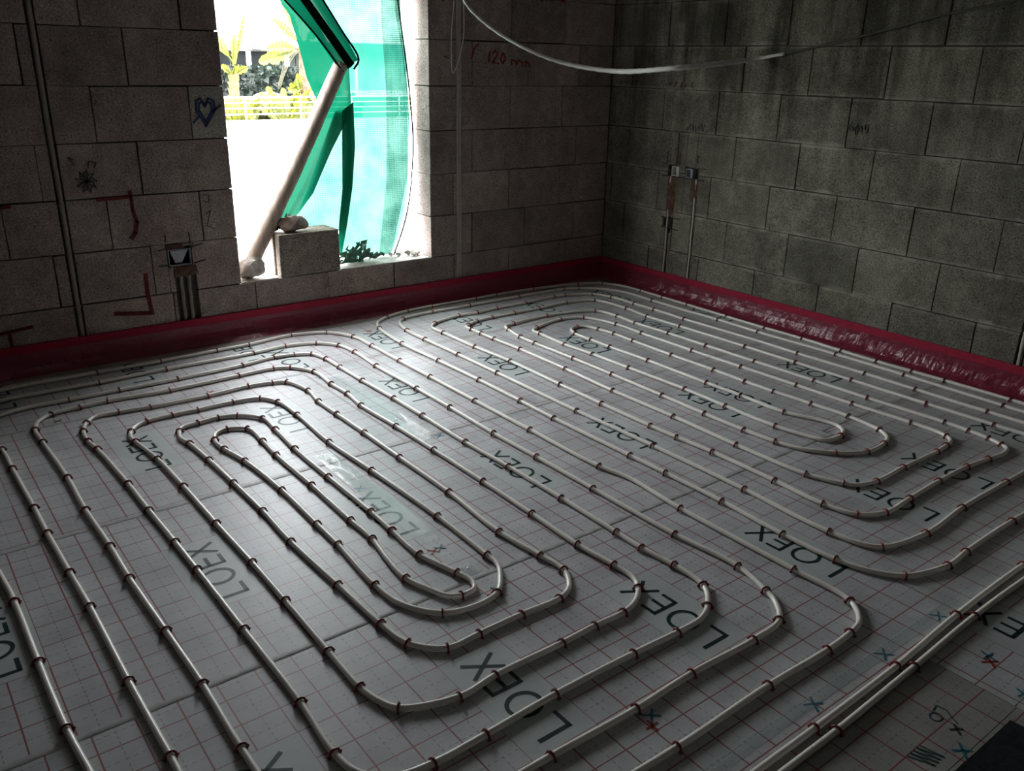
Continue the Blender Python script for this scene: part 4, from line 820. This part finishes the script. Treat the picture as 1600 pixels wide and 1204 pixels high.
def hedge(label, x0, x1, y, z0, z1, seed, mat, n=900, leafs=0.10):
    bm = bmesh.new(); r = random.Random(seed)
    for k in range(n):
        p = Vector((r.uniform(x0, x1), y + r.uniform(-.3, .3), z0 + (z1 - z0) * r.random() ** 0.8)); s = leafs * r.uniform(.6, 1.4)
        u = Vector((r.uniform(-1, 1), r.uniform(-1, 1), r.uniform(-1, 1))).normalized() * s; v = u.cross(Vector((r.uniform(-1, 1), 1, r.uniform(-1, 1)))).normalized() * s * .6
        bm.faces.new([bm.verts.new(p + u), bm.verts.new(p + v), bm.verts.new(p - u), bm.verts.new(p - v)])
    t = thing('hedge', label, 'hedge', (0, 0, 0)); link('foliage', fin(bm), mat, t)
    link('hedge_core', box_me((x0, y - .15, z0), (x1, y + .15, z1 - .1)), mat, t)
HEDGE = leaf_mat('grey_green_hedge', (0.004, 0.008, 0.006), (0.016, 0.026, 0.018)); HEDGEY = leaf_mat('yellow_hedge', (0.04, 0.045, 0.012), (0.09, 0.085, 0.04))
hedge('low yellowish hedge behind the railing', 4.0, 10.5, 23.5, -.62, .12, 1, HEDGEY, 1200, .11)
hedge('grey-green shrubs under the terrace roof of the far house', 10, 17.2, 42.5, -.62, .9, 2, HEDGE, 2600, .22)
# far house
HS = thing('house', 'white house with a terrace roof, dark glazing and pale curtains beyond the garden', 'house', (15, 45, -0.62))
def hp(name, a, b, mat): return link(name, box_me(tuple(p - q for p, q in zip(a, (15, 45, -0.62))), tuple(p - q for p, q in zip(b, (15, 45, -0.62)))), mat, HS)
DGLASS = Mat('dark_glass', (0.006, 0.010, 0.010), 0.3, 0.1).m
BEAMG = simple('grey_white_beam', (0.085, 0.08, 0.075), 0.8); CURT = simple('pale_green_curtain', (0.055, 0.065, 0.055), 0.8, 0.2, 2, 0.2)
hp('upper_storey', (6, 44.6, 2.32), (30, 50, 8.5), WHITE); hp('roof_beam', (6, 43.5, 1.74), (30, 44.6, 2.32), BEAMG)
hp('terrace_wall', (6, 43.0, -0.62), (30, 43.3, -0.28), WHITE); hp('back_wall', (6, 46.3, -0.62), (30, 46.5, 2.32), WHITE)
for k, x in enumerate((9.6, 12.2, 14.55, 16.75, 21.0)): hp('terrace_post', (x - .10, 43.6, -0.3), (x + .10, 43.8, 1.76), WHITE)
for k, (a, b) in enumerate(((6.2, 9.4), (9.5, 12.0), (12.2, 14.4), (14.5, 17.0))): hp('glass_pane', (a, 46.1, -0.3), (b, 46.2, 1.76), DGLASS)
for k in range(10): hp('curtain_pleat', (17.0 + .22 * k, 46.0 + .04 * (k % 2), -0.3), (17.2 + .22 * k, 46.15 + .04 * (k % 2), 1.76), CURT)
lm = thing('wall_lantern', 'small black lantern on the beam of the far terrace roof', 'lamp', (14.95, 43.42, 1.78))
BLK_ = simple('black_metal', (0.03, 0.03, 0.03), 0.5)
link('lantern_rod', tube_me([(0, 0, .14), (0, 0, .55)], .035, 6), BLK_, lm); link('lantern_bracket', box_me((-.45, -.04, 0), (.9, .04, .07)), BLK_, lm)
bm = bmesh.new(); bmesh.ops.create_cone(bm, cap_ends=True, segments=10, radius1=.26, radius2=.07, depth=.3); link('lantern_shade', fin(bm), BLK_, lm).location = (0, 0, .2)
bm = bmesh.new(); bmesh.ops.create_uvsphere(bm, u_segments=16, v_segments=10, radius=1)
for v in bm.verts: v.co = Vector((v.co.x * .75, v.co.y * .5, max(v.co.z, -.2) * .42))
thing('garden_cushion', 'white rounded garden seat on the lawn beyond the railing', 'garden seat', (9.85, 30, -.25), None, fin(bm, True), WHITE)
